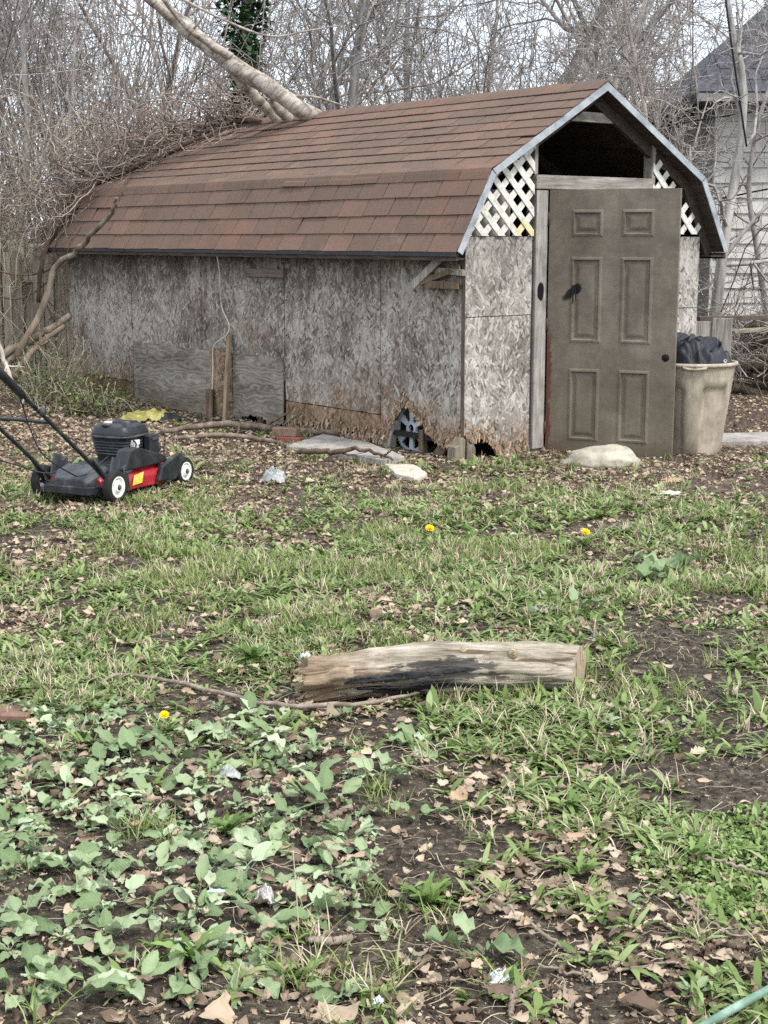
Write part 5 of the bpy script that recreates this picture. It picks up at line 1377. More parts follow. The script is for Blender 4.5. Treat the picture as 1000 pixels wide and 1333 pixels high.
# ------------------------------------------------------------------ ivy-clad evergreen and low green shrubs
def leafcloud(name, n, fpos, size, mat, parent=None, flat=.5, sd_=1):
    r_ = np.random.default_rng(sd_)
    T = np.array([(0, 0, 0), (.35, .5, .06), (0, 1, 0), (-.35, .5, .06)]) * 1.0
    pos = fpos(r_, n); V, F = scatter(T, [np.array([[0, 1, 2, 3]])], pos, r_.uniform(0, 6.28, n), r_.uniform(size[0], size[1], n), r_.uniform(-flat * 2, flat, n))
    return add(name, npmesh(name, V, F, mat), parent)
M_ever = mottled('evergreen_leaf', ['#22381f', '#365434', '#507648'], 2, rough=.6, bump=0, island=.35, transl=.15)
ep = atdepth(319, 60, 17.0)
ev_t = thing('evergreen_tree', 'dark green evergreen behind the fallen trunk', 'tree', (ep.x, 17.0, 0))
MB().tube([(0, 0, -.1), (.03, 0, 3), (0, .02, 6)], [.09, .07, .03], 9).build('trunk', M_bark[1], ev_t)
def evpos(r_, n):
    z = r_.uniform(2.3, 5.6, n); a = r_.uniform(0, 6.28, n); rad = (.24 - .03 * np.abs(z - 4.0)) * np.sqrt(r_.uniform(.1, 1, n)) * (1 + .3 * np.sin(z * 5 + a * 2))
    return np.stack([rad * np.cos(a), rad * np.sin(a), z], -1)
leafcloud('crown', 5200, evpos, (.05, .11), M_ever, ev_t)
M_shrub = mottled('shrub_leaf', ['#3e4a2a', '#5f6d3e', '#84905a'], 2, rough=.6, bump=0, island=.4, transl=.2)
def shrub(label, cx, cy, rx, ry, h, n, sd_, nst=40):
    t = thing('shrub', label, 'shrub', (cx, cy, 0))
    r_ = np.random.default_rng(sd_); kk = 6
    P = np.zeros((nst, kk, 3)); P[:, 0, :2] = r_.normal(size=(nst, 2)) * np.array([rx, ry]) * .6
    cur = norm(np.concatenate([r_.normal(size=(nst, 2)) * .5, np.ones((nst, 1))], 1)); hh = r_.uniform(.5, 1.1, nst) * h
    for s_ in range(1, kk):
        cur = norm(cur + r_.normal(size=(nst, 3)) * .25); P[:, s_] = P[:, s_-1] + cur * (hh / (kk-1))[:, None]
    V, F = tubes(P, np.full((nst, kk), .004), 3); add('stems', npmesh('stems', V, [F], M_thB, True), t)
    def fp(rr_, m):
        i = rr_.integers(0, nst, m); f = rr_.uniform(.1, 1, m) * (kk - 1); j = np.minimum(f.astype(int), kk - 2)
        return P[i, j] + (P[i, j+1] - P[i, j]) * (f - j)[:, None] + rr_.normal(size=(m, 3)) * .05
    leafcloud('foliage', n, fp, (.02, .05), M_shrub, t, sd_=sd_ + 1)
shrub('green brambly weeds at the foot of the fence left of the shed', -3.1, 13.9, .35, .3, .75, 1300, 41, 70)
shrub('low green weeds along the back foot of the shed wall', -2.6, 13.2, .4, .25, .35, 1300, 42, 60)
shrub('yellow green sprouts on the fence at the left edge', -3.8, 14.9, .25, .2, 1.0, 300, 43, 20)
thicket('brush_pile', 'tangle of dead brush heaped on the log pile at the right edge', [stems(420, (3.3, 5.2), (14.6, 15.6), (.4, 1.2), (.003, .008), .3, 1.6, 7, .5, (.1, .8))], M_thA)
shrub('green leafy brush right of the white house corner', 4.4, 17.8, .6, .3, 1.5, 900, 44, 50)
shrub('sparse green brush in the thicket above the fence', -4.0, 16.4, .6, .4, 2.2, 900, 45, 60)
# ------------------------------------------------------------------ ground cover
R_ = np.random.default_rng(2024)
def leafmat(name, cols, amt, rough=.6, transl=.25, obj=False, bump=0, spec=.3, veins=False, pscale=1.5):
    g = G(name); r = g.orand() if obj else g.irand()
    n = g.noise(g.pos(), pscale, 4); n2 = g.noise(g.pos(), 60, 3)
    f = g.math('ADD', g.math('ADD', g.math('MULTIPLY', r, .62), g.math('MULTIPLY', n, .30)), g.math('MULTIPLY', n2, .12))
    k = len(cols); c = g.ramp(f, [(.10 + .80 * i / (k - 1), C(x)) for i, x in enumerate(cols)])
    b = None
    if veins:
        x, y, z = g.sep(g.obj())
        w = g.math('SINE', g.math('ADD', g.math('MULTIPLY', g.math('SUBTRACT', g.math('MULTIPLY', x, 70.0), g.math('MULTIPLY', g.math('ABSOLUTE', y), 60.0)), 1.0), g.math('MULTIPLY', n2, 2.0)))
        mid = g.rng(g.math('ABSOLUTE', y), .004, .001)
        v = g.math('MAXIMUM', g.rng(w, .75, 1.0, 0, .22), mid)
        c = g.mix(g.math('MULTIPLY', v, .35), c, C('#b6c7a6'))
        b = g.bump(g.math('ADD', g.math('MULTIPLY', w, .15), n2), .55, .003)
    elif bump: b = g.bump(n2, bump, .003)
    return g.done(c, rough, b, 0, spec, transl)
M_grass = leafmat('grass_blade', ['#4a5b2a', '#607437', '#798a4a', '#9ba768', '#bab78c'], .3)
M_weed = leafmat('weed_leaf', ['#4e6433', '#657a40', '#819256', '#a3b07c'], .3)
M_bright = leafmat('bright_small_leaf', ['#566d34', '#6c8444', '#889e5e', '#a6b780'], .3)
M_broad = leafmat('hoary_broad_leaf', ['#5d714c', '#7c8f64', '#9cab83', '#c0caac'], .3, .65, .2, True, veins=True)  # pale hoary leaf; lightest tone also paints the whitish highlights
M_dead = leafmat('dead_leaf', ['#3d3026', '#5f4f40', '#80705e', '#9c8a77', '#b19f89', '#c2b19a', '#9c7d5a'], .3, .85, .12, bump=.4, spec=.15)
M_dead_o = leafmat('fallen_leaf', ['#41342a', '#68574a', '#897766', '#a08e7a', '#b9a892', '#a5845e'], .3, .85, .12, True, bump=.4, spec=.15)
M_straw = leafmat('dry_straw', ['#7d6c58', '#a5947c', '#cbbda4', '#8f7f6b'], .3, .85, 0)

def blade(L_, w, ang0, bend, segs=3, fold=.25, shape='grass'):
    """strip in the x-z plane; returns V,Fq,Ft"""
    V = []; x = z = 0.0; a = ang0
    for i in range(segs + 1):
        t = i / segs
        wd = w * ((1 - t) ** .6 if shape == 'grass' else max(0, math.sin(PI * min(1, (t * .92 + .08)))) ** .8)
        if i == segs: V.append((x, 0, z))
        else: V += [(x, -wd / 2, z + wd * fold), (x, wd / 2, z + wd * fold)]
        x += math.cos(a) * L_ / segs; z += math.sin(a) * L_ / segs; a -= bend / segs
    Fq = [(2*i, 2*i+1, 2*i+3, 2*i+2) for i in range(segs - 1)]; Ft = [(2*segs-2, 2*segs-1, 2*segs)]
    return V, Fq, Ft
def tuft(seed, n, Lr, wr, angr, bendr, spread, shape='grass', segs=3):
    r = random.Random(seed); V = []; Q = []; T = []
    for _ in range(n):
        v, q, t_ = blade(r.uniform(*Lr), r.uniform(*wr), r.uniform(*angr), r.uniform(*bendr), segs, .2, shape)
        a = r.uniform(0, 2 * PI); ca, sa = math.cos(a), math.sin(a); ox, oy = r.gauss(0, spread), r.gauss(0, spread); b = len(V)
        V += [(x * ca - y * sa + ox, x * sa + y * ca + oy, z - .004) for x, y, z in v]
        Q += [tuple(i + b for i in f) for f in q]; T += [tuple(i + b for i in f) for f in t_]
    return np.array(V), [np.array(Q), np.array(T)]
grass_t = [tuft(i, 13, (.05, .12), (.003, .006), (.7, 1.5), (.4, 1.5), .020) for i in range(5)]
lance_t = [tuft(20 + i, 9, (.05, .10), (.012, .024), (.25, 1.1), (.4, 1.4), .012, 'lance') for i in range(5)]
dand_t = [tuft(40 + i, 12, (.07, .14), (.012, .022), (.15, .8), (.3, 1.0), .010, 'lance', 4) for i in range(4)]
small_t = [tuft(60 + i, 26, (.014, .030), (.009, .015), (.1, 1.2), (.2, .8), .035, 'lance') for i in range(4)]
for V_, _ in small_t:                                   # lift the little leaves into a low cushion
    V_[:, 2] += np.clip(.034 - .4 * np.hypot(V_[:, 0], V_[:, 1]), 0, 1)

def patches(px, py, lst):
    d = np.zeros_like(px)
    for cx, cy, rx, ry, w in lst:
        q = ((px - cx) / rx) ** 2 + ((py - cy) / ry) ** 2
        d = d + w * np.exp(-q * 1.2)
    return d
GREEN = [(130, 880, 160, 40, 1.0), (300, 850, 110, 40, 1.0), (560, 720, 140, 50, .7), (760, 770, 160, 50, .5), (850, 690, 160, 50, .5), (710, 945, 170, 55, 1.3), (730, 1010, 90, 60, 1.0), (930, 920, 110, 65, 1.2), (860, 980, 80, 30, .6), (900, 1230, 60, 25, .35), (620, 1100, 60, 40, .35), (790, 1190, 60, 30, .3), (600, 810, 220, 50, .8), (740, 1045, 70, 35, .9), (200, 690, 140, 40, .5), (260, 740, 160, 40, .5), (420, 760, 140, 50, .5), (980, 690, 90, 40, .6), (60, 820, 120, 50, .5), (880, 1110, 60, 30, .5), (330, 960, 80, 40, .4), (800, 860, 60, 25, .3), (240, 1060, 60, 40, .25), (370, 1250, 80, 40, .15), (950, 840, 80, 40, .4), (690, 1280, 50, 25, .25), (60, 650, 80, 25, .25), (620, 650, 200, 25, .35), (850, 640, 120, 18, .3), (1040, 800, 80, 80, .5), (-60, 760, 80, 120, .5)]
BARE = [(870, 855, 80, 26, 1.0), (940, 1030, 120, 38, 1.3), (520, 1212, 70, 38, 1.4), (720, 1235, 150, 38, .9), (330, 1130, 90, 20, .4), (150, 1210, 120, 40, .6), (560, 1080, 70, 40, .5), (930, 640, 100, 30, .9), (900, 560, 200, 40, 1.0), (480, 690, 80, 20, .2)]
LITTER = [(750, 1130, 150, 60, .8), (820, 1250, 260, 90, .9), (520, 1010, 140, 60, .4), (600, 1290, 160, 60, .6), (930, 1220, 120, 60, .6), (220, 1190, 200, 50, .25), (420, 930, 60, 25, .6), (480, 1280, 120, 60, .4)]
def cand(n, ymin, ymax, pw):
    n = int(n * 1.75)
    u = R_.uniform(0, 1, n); Y = (ymin ** pw + u * (ymax ** pw - ymin ** pw)) ** (1 / pw)
    X = R_.uniform(-1, 1, n) * (.36 * Y + 1.15); return X, Y
def in_shed(X, Y, m=.0):
    dx, dy = X - SX, Y - SY; u = dx * math.cos(SA) + dy * math.sin(SA); v = -dx * math.sin(SA) + dy * math.cos(SA)
    return (u > -m) & (u < W + m) & (v > -m) & (v < L + m)
X, Y = cand(64000, 1.9, 12.5, 1.15)
px, py = photo_xy(X, Y)
base = np.where(py > 650, .20, .04) * np.where(py > 900, .30, 1.0) * np.where((py > 880) & (px < 480), .45, 1)
base = np.where((py > 650) & ((px < -70) | (px > 1070)), .26, base)
base = np.where((py > 600) & (py <= 650), .12, base)
den = (base + patches(px, py, GREEN)) * (1 - np.clip(patches(px, py, BARE), 0, .93))
den = den * (.15 + 2.4 * vnoise(X, Y, 2.7, 8) ** 2.2) * (.25 + 1.7 * vnoise(X, Y, 8, 9) ** 1.6)
den = np.where(in_shed(X, Y, .05), 0, den)
ok = R_.uniform(0, 1, len(X)) < den * .60
# keep clear of the log
lx, ly = log.location.x, log.location.y
ok &= ~((np.abs(X - lx) < .47) & (np.abs(Y - ly) < .07))
X, Y = X[ok], Y[ok]
tp = vnoise(X, Y, 2.2, 12) + R_.normal(0, .16, len(X))
Z = gh(X, Y)
def put_tufts(name, label, mask, temps, mat, sc):
    b = Big(); idx = np.where(mask)[0]
    for k, (V_, F_) in enumerate(temps):
        sel = idx[k::len(temps)]
        if not len(sel): continue
        pos = np.stack([X[sel], Y[sel], Z[sel]], -1)
        V, F = scatter(V_, F_, pos, R_.uniform(0, 6.28, len(sel)), R_.uniform(sc[0], sc[1], len(sel)) * (.8 + .4 * vnoise(X[sel], Y[sel], 1.7, 31)))
        b.add(V, *F)
    return tag(add(name, b.mesh(name, mat, False)), label, 'grass', kind='stuff')
put_tufts('grass', 'short thin green grass blades across the yard', tp < .30, grass_t, M_grass, (.6, 1.1))
put_tufts('dry_grass', 'dry tan grass blades among the green grass', R_.uniform(0, 1, len(X)) < .16, grass_t, M_straw, (.6, 1.1))
put_tufts('low_weeds', 'low narrow leaved green weeds mixed in the grass', (tp >= .30) & (tp < .68), lance_t, M_weed, (.5, 1.0))
put_tufts('dandelion_leaves', 'low rosettes of dandelion foliage in the grass', tp >= .68, dand_t, M_weed, (.5, .9))
# bright cushions at the right edge
Xb, Yb = cand(15000, 2.3, 5.0, 1.2); pxb, pyb = photo_xy(Xb, Yb)
db = patches(pxb, pyb, [(940, 1090, 75, 28, 1.2), (965, 1165, 60, 26, 1.2), (890, 1120, 40, 20, .6), (1010, 1120, 60, 60, .9), (840, 1070, 30, 14, .4)])
okb = R_.uniform(0, 1, len(Xb)) < db * .55 * (.3 + vnoise(Xb, Yb, 12, 3))
X, Y = Xb[okb], Yb[okb]; Z = gh(X, Y)
put_tufts('chickweed', 'bright green small leaved cushions near the right edge', np.ones(len(X), bool), small_t, M_bright, (.55, 1.0))

# ---- dead leaves
def dead_leaf(seed, kind):
    """crumpled leaf, lobed outline, rolled about its long axis"""
    r = random.Random(seed)
    if kind == 'oak': out = [(0, .03), (.14, .07), (.24, .19), (.33, .12), (.44, .27), (.54, .16), (.65, .25), (.76, .12), (.88, .13), (1.0, .02)]
    elif kind == 'maple': out = [(0, .05), (.10, .24), (.22, .26), (.34, .42), (.47, .28), (.60, .31), (.74, .16), (.88, .09), (1.0, .01)]
    elif kind == 'bit': out = [(0, .10), (.3, .30), (.7, .26), (1.0, .08)]
    else: out = [(0, .03), (.15, .15), (.32, .24), (.52, .27), (.72, .20), (.88, .10), (1.0, .01)]
    roll, bow, tw = r.choice((r.uniform(.5, 1.4), r.uniform(1.8, 3.6), r.uniform(1.5, 3.0), -r.uniform(.5, 1.6))), r.uniform(-1.6, 2.2), r.uniform(-1.6, 1.6)
    V = []; cols_ = 5 if kind != 'bit' else 3
    for t, w in out:
        for k in range(cols_):
            s_ = k / (cols_ - 1) * 2 - 1
            w2 = w * r.uniform(.85, 1.12); th = s_ * w2 * roll * 2.2
            rad = 1 / (roll * 2.2)
            y, z = rad * math.sin(th), rad * (1 - math.cos(th))
            a = tw * (t - .5); y, z = y * math.cos(a) - z * math.sin(a), y * math.sin(a) + z * math.cos(a)
            th2 = (t - .5) * bow
            x = (math.sin(th2) / bow if abs(bow) > .05 else t - .5); z += (1 - math.cos(th2)) / bow if abs(bow) > .05 else 0
            V.append((x + r.gauss(0, .018), y + r.gauss(0, .018), z + r.gauss(0, .032)))
    n = len(out); F = [(i*cols_+k, (i+1)*cols_+k, (i+1)*cols_+k+1, i*cols_+k+1) for i in range(n-1) for k in range(cols_-1)]
    V = np.array(V); V[:, 2] -= V[:, 2].min() * .7
    return V, [np.array(F)]
dl = [dead_leaf(i, ('oak', 'maple', 'ovate', 'ovate')[i % 4]) for i in range(16)]
bits = [dead_leaf(200 + i, 'bit') for i in range(6)]
X, Y = cand(86000, 1.9, 17, 1.35)
px, py = photo_xy(X, Y)
den = np.where(py < 655, 1.7, np.where(py < 860, .55, .34)) + patches(px, py, LITTER)
den = np.where((py >= 640) & (py < 720), .8, den)
den = den * (1 - np.clip(patches(px, py, BARE), 0, .75)) * (.12 + 1.9 * vnoise(X, Y, 2.5, 18) ** 1.6) * (.2 + 1.6 * vnoise(X, Y, 10, 19) ** 1.5)
den = np.where(in_shed(X, Y, .0), 0, den)
ok = R_.uniform(0, 1, len(X)) < den * 1.05
ok &= ~((np.abs(X - lx) < .47) & (np.abs(Y - ly) < .08))
X, Y, px, py = X[ok], Y[ok], px[ok], py[ok]
order = np.argsort(Y); X, Y, px, py = X[order], Y[order], px[order], py[order]
Z = gh(X, Y)
vis = (px > -10) & (px < 1010) & (py < 1340)
near_i = np.where(vis)[0][:290]
b = Big(); mask = np.ones(len(X), bool); mask[near_i] = False; idx = np.where(mask)[0]
for k, (V_, F_) in enumerate(dl):
    sel = idx[k::len(dl)]; sc = R_.uniform(.020, .052, len(sel)) * np.where(R_.uniform(0, 1, len(sel)) < .12, 1.4, 1)
    pos = np.stack([X[sel], Y[sel], Z[sel] + .006 + R_.uniform(0, .012, len(sel))], -1)
    V, F = scatter(V_, F_, pos, R_.uniform(0, 6.28, len(sel)), sc, R_.normal(0, .55, len(sel))); b.add(V, *F)
tag(add('leaf_litter', b.mesh('leaf_litter', M_dead, True)), 'brown fallen leaf litter covering the ground toward the shed', 'leaf litter', kind='stuff')
Xc, Yc = cand(30000, 2.3, 10.5, 1.1); pc, qc = photo_xy(Xc, Yc)
n = len(Xc); okc = (R_.uniform(0, 1, n) < .45 + patches(pc, qc, LITTER)) & ~in_shed(Xc, Yc, .0); Xc, Yc = Xc[okc], Yc[okc]
b = Big()
for k, (V_, F_) in enumerate(bits):
    x_, y_ = Xc[k::6], Yc[k::6]; m = len(x_)
    V, F = scatter(V_, F_, np.stack([x_, y_, gh(x_, y_) + .003], -1), R_.uniform(0, 6.28, m), R_.uniform(.004, .015, m), R_.normal(0, .4, m)); b.add(V, *F)
tag(add('leaf_crumbs', b.mesh('leaf_crumbs', M_dead, False)), 'crumbled bits of dead leaf over the soil', 'leaf litter', kind='stuff')
dmesh = [npmesh('fallen_leaf', V_, F_, M_dead_o, True) for V_, F_ in dl]
fr = random.Random(31)
for i in near_i:
    k = fr.randrange(len(dl)); s_ = fr.choice((fr.uniform(.016, .034), fr.uniform(.026, .056)))
    o = add('fallen_leaf', dmesh[k], None, (X[i], Y[i], Z[i] + .008), (fr.gauss(0, .5), fr.gauss(0, .5), fr.uniform(0, 6.28)), s_)
    tag(o, 'curled brown dead leaf lying on soil in the foreground', 'leaf', 'fallen leaves in the foreground')
for px_, py_, s_, k, lb in ((285, 1320, .11, 1, 'large tan dead leaf at the bottom left edge'), (438, 1326, .12, 5, 'large pinkish brown dead leaf at the bottom edge'), (630, 988, .10, 0, 'tan lobed oak leaf in the grass below the log'), (647, 1290, .085, 0, 'orange brown oak leaf below the bluish plastic scrap'), (828, 1306, .10, 8, 'pale tan oak leaf on the soil near the bottom right'), (178, 945, .01, 0, ''), (195, 1170, .06, 2, 'pale curled leaf among broadleaf weeds left of the pale blue scrap'), (436, 938, .10, 1, 'rusty brown leaves in front of the log end'), (795, 932, .09, 4, 'tan leaf right of the log cut end'), (600, 720, .09, 0, 'pale oak leaf in the grass right of the first dandelion'), (500, 745, .10, 6, 'curled brown leaf in the grass above the log')):
    if not lb: continue
    q = onground(px_, py_)
    tag(add('oak_leaf', dmesh[k], None, (q.x, q.y, g1(q.x, q.y) + .014), (.15, -.1, fr.uniform(0, 6.28)), s_), lb, 'leaf')

# ---- straw and thin twigs
X, Y = cand(11000, 2.3, 11.5, 1.3); n = len(X); px, py = photo_xy(X, Y)
keep = (R_.uniform(0, 1, n) < .25 + patches(px, py, LITTER) + patches(px, py, BARE) * .7) & ~in_shed(X, Y, .1); X, Y = X[keep], Y[keep]; n = len(X)
a = R_.uniform(0, 6.28, n); ln = R_.uniform(.02, .13, n) ; kk = 5
P = np.zeros((n, kk, 3)); P[:, 0] = np.stack([X, Y, gh(X, Y) + .006], -1)
for s_ in range(1, kk):
    a = a + R_.normal(0, .13, n); X = X + np.cos(a) * ln / (kk-1); Y = Y + np.sin(a) * ln / (kk-1)
    P[:, s_] = np.stack([X, Y, gh(X, Y) + .006 + R_.uniform(0, .012, n)], -1)
V, F = tubes(P, R_.uniform(.0004, .0013, n)[:, None] * np.ones((1, kk)), 3)
tag(add('straw_and_twigs', npmesh('straw_and_twigs', V, [F], M_straw, True)), 'dry straw and thin twigs scattered over the soil', 'straw', kind='stuff')
# soil crumbs
oc = np.array([(1, 0, 0), (0, 1, 0), (-1, 0, 0), (0, -1, 0), (0, 0, .8), (0, 0, -.8)], float); of_ = np.array([(0, 1, 4), (1, 2, 4), (2, 3, 4), (3, 0, 4), (1, 0, 5), (2, 1, 5), (3, 2, 5), (0, 3, 5)])
X, Y = cand(14000, 2.3, 6.5, 1.1); n = len(X); ok = R_.uniform(0, 1, n) < .2 + vnoise(X, Y, 6, 44); X, Y = X[ok], Y[ok]; n = len(X)
V, F = scatter(oc, [of_], np.stack([X, Y, gh(X, Y) + .001], -1), R_.uniform(0, 6.28, n), R_.uniform(.002, .007, n) * R_.choice([1, 1, 1, 2], n), R_.normal(0, .6, n))
V = V + R_.normal(0, .0012, V.shape)
tag(add('soil_crumbs', npmesh('soil_crumbs', V, F, soil_mat, False)), 'dark crumbs of soil on the bare patches', 'soil', kind='stuff')

# ---- larger sticks
SK = bark('stick_bark', ['#5a4d42', '#85776a', '#ab9f90'], 0)
def stick(label, pts, r, sd_=1, tw=0, zup=.012):
    c_ = []
    for px_, py_ in pts:
        q = onground(px_, py_); c_.append(Vector((q.x, q.y, g1(q.x, q.y) + zup)))
    return branch('stick', label, c_, r, SK, 26, 7, 'stick', tw, sd_, wob=.0025)
stick('long grey vine stick running from the left weeds to the log', [(128, 893), (150, 882), (190, 883), (260, 900), (340, 918), (400, 928), (470, 930), (520, 920), (548, 915)], [.005, .007, .007, .008, .008, .009, .008, .006, .004], 2, 0, .03)
stick('thin pale stick along the front of the log toward its right end', [(610, 925), (650, 917), (700, 915), (742, 919)], [.005, .006, .005, .004], 3, 0, .02)
stick('pale bent stick at the left edge above the brown board', [(-20, 873), (15, 876), (45, 882), (64, 890)], [.004, .005, .005, .003], 4, 0, .02)
stick('short thick stick by the broadleaf weeds right of centre left', [(415, 1062), (435, 1058), (455, 1050)], [.008, .009, .008], 5)
stick('straight stick beside the scrap near the bottom', [(665, 1318), (668, 1300), (670, 1282)], [.006, .006, .005], 6)
stick('long thin stick slanting over dead leaves right of centre', [(600, 1150), (660, 1185), (720, 1222), (760, 1240)], [.004, .005, .005, .003], 7, 2)
stick('thin straight straw stick on bare soil at the right', [(690, 1010), (760, 1025), (850, 1048), (930, 1062)], [.003, .003, .003, .002], 8, 2)
stick('pale stick at the right edge in the bright green cushion', [(905, 1120), (950, 1128), (1010, 1140)], [.004, .005, .004], 9, 0, .03)
stick('forked pale stick standing in dead leaves near the right', [(880, 1170), (915, 1200), (950, 1228)], [.003, .004, .003], 10, 3, .03)
stick('dark stick lying below the weed cluster left of centre', [(405, 1218), (430, 1222), (460, 1215)], [.008, .010, .008], 11)
stick('grey stick crossing soil left of the weed cluster', [(490, 990), (530, 1000), (590, 1010), (660, 1012)], [.003, .003, .003, .002], 12, 1)
stick('pale broken stick at the right edge above the bare soil', [(955, 868), (985, 855), (1015, 846)], [.006, .008, .006], 13, 1)
stick('curved stick on soil at the bottom right', [(700, 1255), (760, 1268), (830, 1262), (900, 1250)], [.003, .004, .003, .003], 14, 2)
# ---- broadleaf weeds
def broad_leaf(seed, wl=.55, wave=.05, nx_=9, ny_=7):
    r = random.Random(seed); V = []; ph = r.uniform(0, 6)
    pet = .32
    c1, droop, cup = r.uniform(.1, .7), r.uniform(.5, 1.5), r.uniform(-.35, .65)
    def axis(t): return Vector((t * math.cos(.1), 0, c1 * t - droop * .42 * t * t))
    for i in range(nx_):
        t = i / (nx_ - 1); tt = pet + (1 - pet) * t
        w = wl * (math.sin(PI * (t ** .72) * .97 + .06) ** .75 if t < 1 else 0) * (1 - pet) * .62
        a = axis(tt)
        for k in range(ny_):
            s = k / (ny_ - 1) * 2 - 1
            y = s * w; back = -.10 * abs(s) ** 2 * (1 - t) * .6
            z = abs(y) * cup + wave * abs(s) ** 1.5 * math.sin(t * 15 + ph + s * 2.0) + r.gauss(0, .007) + .02 * math.cos(s * PI * 2) * (1 - t)
            V.append((a.x + back, y * (1 + .07 * math.sin(t * 21 + ph)), a.z + z))
    F = [(i*ny_+k, (i+1)*ny_+k, (i+1)*ny_+k+1, i*ny_+k+1) for i in range(nx_-1) for k in range(ny_-1)]
    b0 = len(V)
    for t in (0, pet * .5, pet * 1.05):
        a = axis(t); V += [(a.x, -.014, a.z), (a.x, .014, a.z), (a.x, 0, a.z - .022)]
    for i in range(2):
        for k in range(3): F.append((b0+i*3+k, b0+i*3+(k+1) % 3, b0+i*3+3+(k+1) % 3, b0+i*3+3+k))
    return npmesh('leaf', np.array(V), [np.array(F)], M_broad, True)
bl = [broad_leaf(i, (.40, .47, .54, .36)[i % 4], (.02, .035, .05, .03)[i % 4]) for i in range(10)]
bw = [broad_leaf(50 + i, .52, .07, 14, 9) for i in range(5)]
def weed(px_, py_, size, nl, label, group=None, wavy=False, sd_=0, lift=(.1, .6)):
    q = onground(px_, py_); r = random.Random(sd_)
    t = thing('broadleaf_weed', label, 'weed', (q.x, q.y, g1(q.x, q.y)), r.uniform(0, 6.28), group)
    for k in range(nl):
        a = k * 2.4 + r.gauss(0, .35); up = r.uniform(*lift) * (1.25 if k > nl * .6 else .8)
        add('leaf', r.choice(bw if wavy else bl), t, (r.gauss(0, size * .10), r.gauss(0, size * .10), .0), (r.gauss(0, .38), -up * (.3 + .7 * r.random()), a), size * r.uniform(.65, 1.15))
    return t
BIG = [(95, 1296, .165, 7, 'largest green leafed weed rosette at the bottom left corner', 0), (622, 1222, .145, 4, 'two big upright pale leaves above the bluish plastic scrap', 1), (400, 1105, .125, 8, 'pale wavy leafed weed left of the bright green tuft', 1), (392, 1180, .135, 9, 'largest pale wavy weed below the tall weed stalk', 1), (350, 1205, .12, 6, 'broad leafed weed just above the bottom leaf litter centre left', 0), (548, 972, .10, 9, 'pale wavy weed below the middle of the log', 1), (505, 1010, .11, 8, 'pale weed left below the wavy weed under the log', 1), (880, 748, .21, 10, 'large pale blue green weed in the grass at the right', 1), (742, 798, .15, 4, 'pale two leafed weed beside the grey film in the grass', 0), (265, 1225, .10, 8, 'upright yellowish green weed rosette at the bottom centre left', 0), (205, 1130, .105, 7, 'weed with upright oval leaves right above the pale blue scrap', 0), (30, 1205, .12, 5, 'broad leaf drooping weed cut by the left edge near the bottom', 0), (445, 940, .08, 6, 'pale weed at the left end of the log', 1), (815, 1170, .075, 6, 'dark green weed among dead leaves near the right', 0), (415, 1000, .09, 7, 'pale weed between the wavy weeds and the left patch', 0), (545, 1060, .09, 5, 'pale small weed on dead leaves left of the bright grass', 0), (905, 1285, .06, 5, 'small weed on soil near the hose', 0)]
for i, (a, b_, s_, nl, lb, wv_) in enumerate(BIG): weed(a, b_, s_, nl, lb, None, bool(wv_), 100 + i)
wr = random.Random(9); pts = []; tries = 0
while len(pts) < 172 and tries < 6000:
    tries += 1
    px_, py_ = wr.uniform(-70, 490), wr.uniform(915, 1300)
    q = onground(px_, py_)
    if any((q.x - a) ** 2 + (q.y - b_) ** 2 < .064 ** 2 for a, b_ in pts): continue
    pd = 1.0 * (px_ < 480) * (py_ < 1160) + .42 * (py_ >= 1160) + .0
    if px_ > 330 and py_ > 1215: pd = .08
    if px_ > 380 and py_ < 960: pd = .25
    pd *= .35 + .9 * float(vnoise(q.x, q.y, 4.5, 61))
    if wr.random() > pd: continue
    if any(abs(px_ - B[0]) < 38 and abs(py_ - B[1]) < 26 for B in BIG): continue
    pts.append((q.x, q.y))
    weed(px_, py_, wr.choice((wr.uniform(.05, .08), wr.uniform(.08, .12))), wr.randint(5, 10), 'grey green broadleaf weed in the left foreground patch', 'broadleaf weeds in the left foreground', wr.random() < .45, 300 + len(pts), (.0, .6))
for i in range(16):
    px_, py_ = wr.uniform(480, 990), wr.uniform(690, 1010)
    weed(px_, py_, wr.uniform(.04, .07), wr.randint(3, 6), 'small broad leafed weed scattered in the grass on the right', 'broadleaf weeds scattered in the grass', False, 600 + i, (.1, .6))
# ---- dandelions: leaf rosettes with a flower
def dand_leaf(seed):
    r = random.Random(seed); V = []; n = 9
    for i in range(n):
        t = i / (n - 1); w = .11 * math.sin(PI * min(1, t * .85 + .08)) * (1.25 if i % 2 else .65); z = .55 * t - .55 * t * t
        V += [(t, -w, z + w * .3), (t, 0, z), (t, w, z + w * .3)]
    F = [(i*3+k, i*3+3+k, i*3+4+k, i*3+1+k) for i in range(n-1) for k in range(2)]
    return npmesh('leaf', np.array(V), [np.array(F)], M_dl, True)
M_dl = leafmat('dandelion_leaf', ['#4a632c', '#5d7739', '#768d4d', '#90a563'], .3, .55, .25, True)
dlm = [dand_leaf(i) for i in range(4)]
M_yflower = mottled('dandelion_yellow', ['#e0b800', '#f5d60a', '#faE23a'], 60, rough=.6, bump=0, transl=.2)
M_stalk = mottled('dandelion_stalk', ['#8a9a5a', '#a9b57c'], 8, bump=0)
pet = MB(); pr_ = random.Random(2)
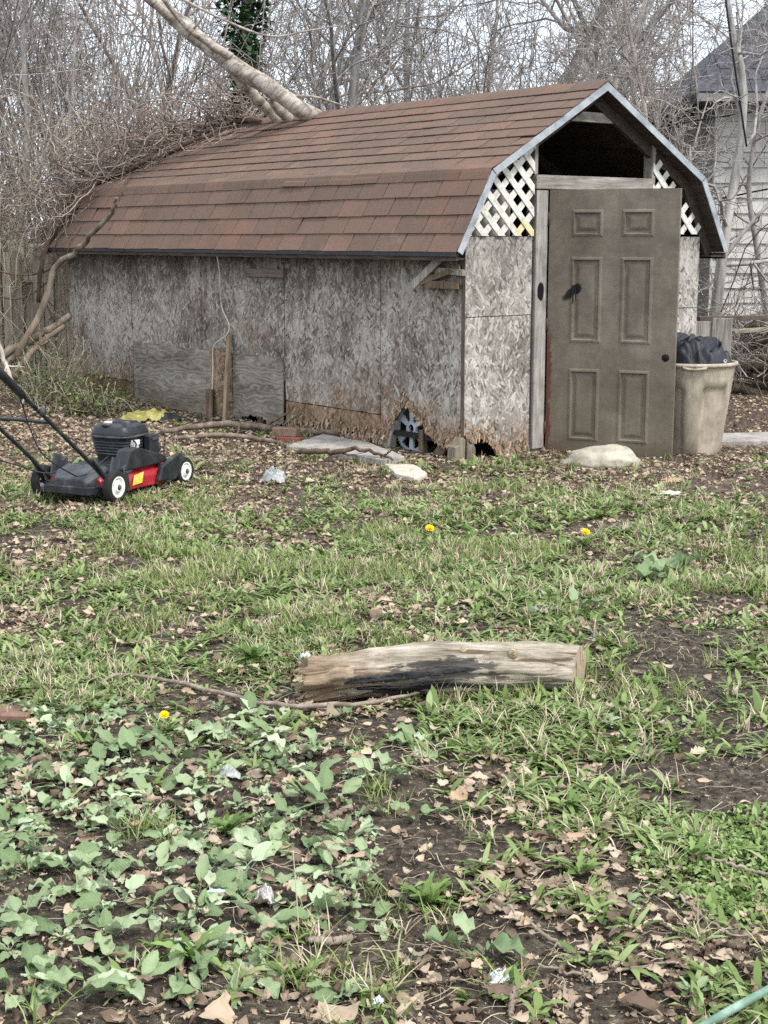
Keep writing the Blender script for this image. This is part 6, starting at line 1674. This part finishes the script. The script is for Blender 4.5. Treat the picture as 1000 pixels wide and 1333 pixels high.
for ring_, (nr, el, ln_) in enumerate(((22, .15, 1.0), (20, .5, .85), (14, .95, .6))):
    for k in range(nr):
        a = 2 * PI * (k + .5 * ring_) / nr + pr_.gauss(0, .05); c0, s0 = math.cos(a), math.sin(a); l_ = ln_ * pr_.uniform(.85, 1.1)
        V = [(.1 * c0 + .09 * s0, .1 * s0 - .09 * c0, 0), (.1 * c0 - .09 * s0, .1 * s0 + .09 * c0, 0), (l_ * math.cos(el) * c0 - .10 * s0, l_ * math.cos(el) * s0 + .10 * c0, l_ * math.sin(el)), (l_ * math.cos(el) * c0 + .10 * s0, l_ * math.cos(el) * s0 - .10 * c0, l_ * math.sin(el))]
        pet.raw(V, [(0, 1, 2, 3)])
petm = pet.mesh('flower_head', M_yflower, fix=False)
def dandelion(px_, py_, ls, nl, label, fl=None, sd_=1, fr_=.02):
    q = onground(px_, py_); r = random.Random(sd_); t = thing('dandelion', label, 'dandelion', (q.x, q.y, g1(q.x, q.y)), 0)
    for k in range(nl):
        add('leaf', r.choice(dlm), t, (0, 0, 0), (r.gauss(0, .2), -r.uniform(.0, .85), k * 2.4 + r.gauss(0, .3)), ls * r.uniform(.7, 1.15))
    if fl:
        MB().tube(curve_pts([(0, 0, 0), (.006, -.01, fl * .5), (.002, -.02, fl)], 6), .0022, 6).build('stalk', M_stalk, t)
        add('flower_head', petm, t, (.002, -.02, fl), (.45, .1, 0), fr_)
dandelion(215, 952, .085, 18, 'blooming dandelion with one yellow flower in the left weeds', .075, 1, .017)
dandelion(559, 706, .10, 16, 'blooming dandelion with yellow flower left of centre in mid lawn', .085, 2, .026)
dandelion(761, 710, .10, 16, 'blooming dandelion with yellow flower on the right of mid lawn', .085, 3, .024)
for i, (a, b_, s_, nl, lb) in enumerate(((555, 1172, .085, 46, 'dense bright green leafy tuft beside bare soil at the bottom centre'), (298, 1070, .075, 24, 'bright dandelion rosette amid the broadleaf weeds'), (270, 1000, .06, 16, 'dandelion rosette without flower below the yellow bloom'), (745, 1060, .085, 22, 'upright dandelion tuft below the right grass patch'), (755, 1140, .09, 14, 'reddish based dandelion rosette among the dead leaves'), (250, 1245, .09, 14, 'tall dandelion rosette at the bottom left of centre'), (905, 1115, .09, 12, 'broad dandelion rosette left of the bright cushion'), (330, 860, .10, 26, 'lush dandelion rosette in the grass above the long vine stick'), (840, 895, .08, 18, 'dandelion rosette right of the log cut end'), (660, 905, .07, 9, 'weed leaves standing upright before the log'))):
    dandelion(a, b_, s_, nl, lb, None, 20 + i)
# upright blades in front of the log
for px_, h_, lb in ((657, .085, 'broad upright green blade in front of the log, right one'), (625, .075, 'broad upright green blade in front of the log, left one')):
    q = onground(px_, 925); v, qf, tf = blade(h_, .017, 1.5, .25, 5, .15, 'lance')
    tag(add('upright_blade', npmesh('upright_blade', np.array(v), [np.array(qf), np.array(tf)], M_weed, True), None, (q.x, q.y, g1(q.x, q.y)), (0, 0, 1.3)), lb, 'blade')
branch('dry_stalk', 'thin dry stalk rising from the pale wavy weeds', [onground(389, 1213, .0), onground(389, 1213, .0) + Vector((-.004, -.01, .10)), onground(389, 1213, .0) + Vector((-.010, -.01, .20))], [.0018, .0016, .001], M_straw, 10, 5, 'stalk')
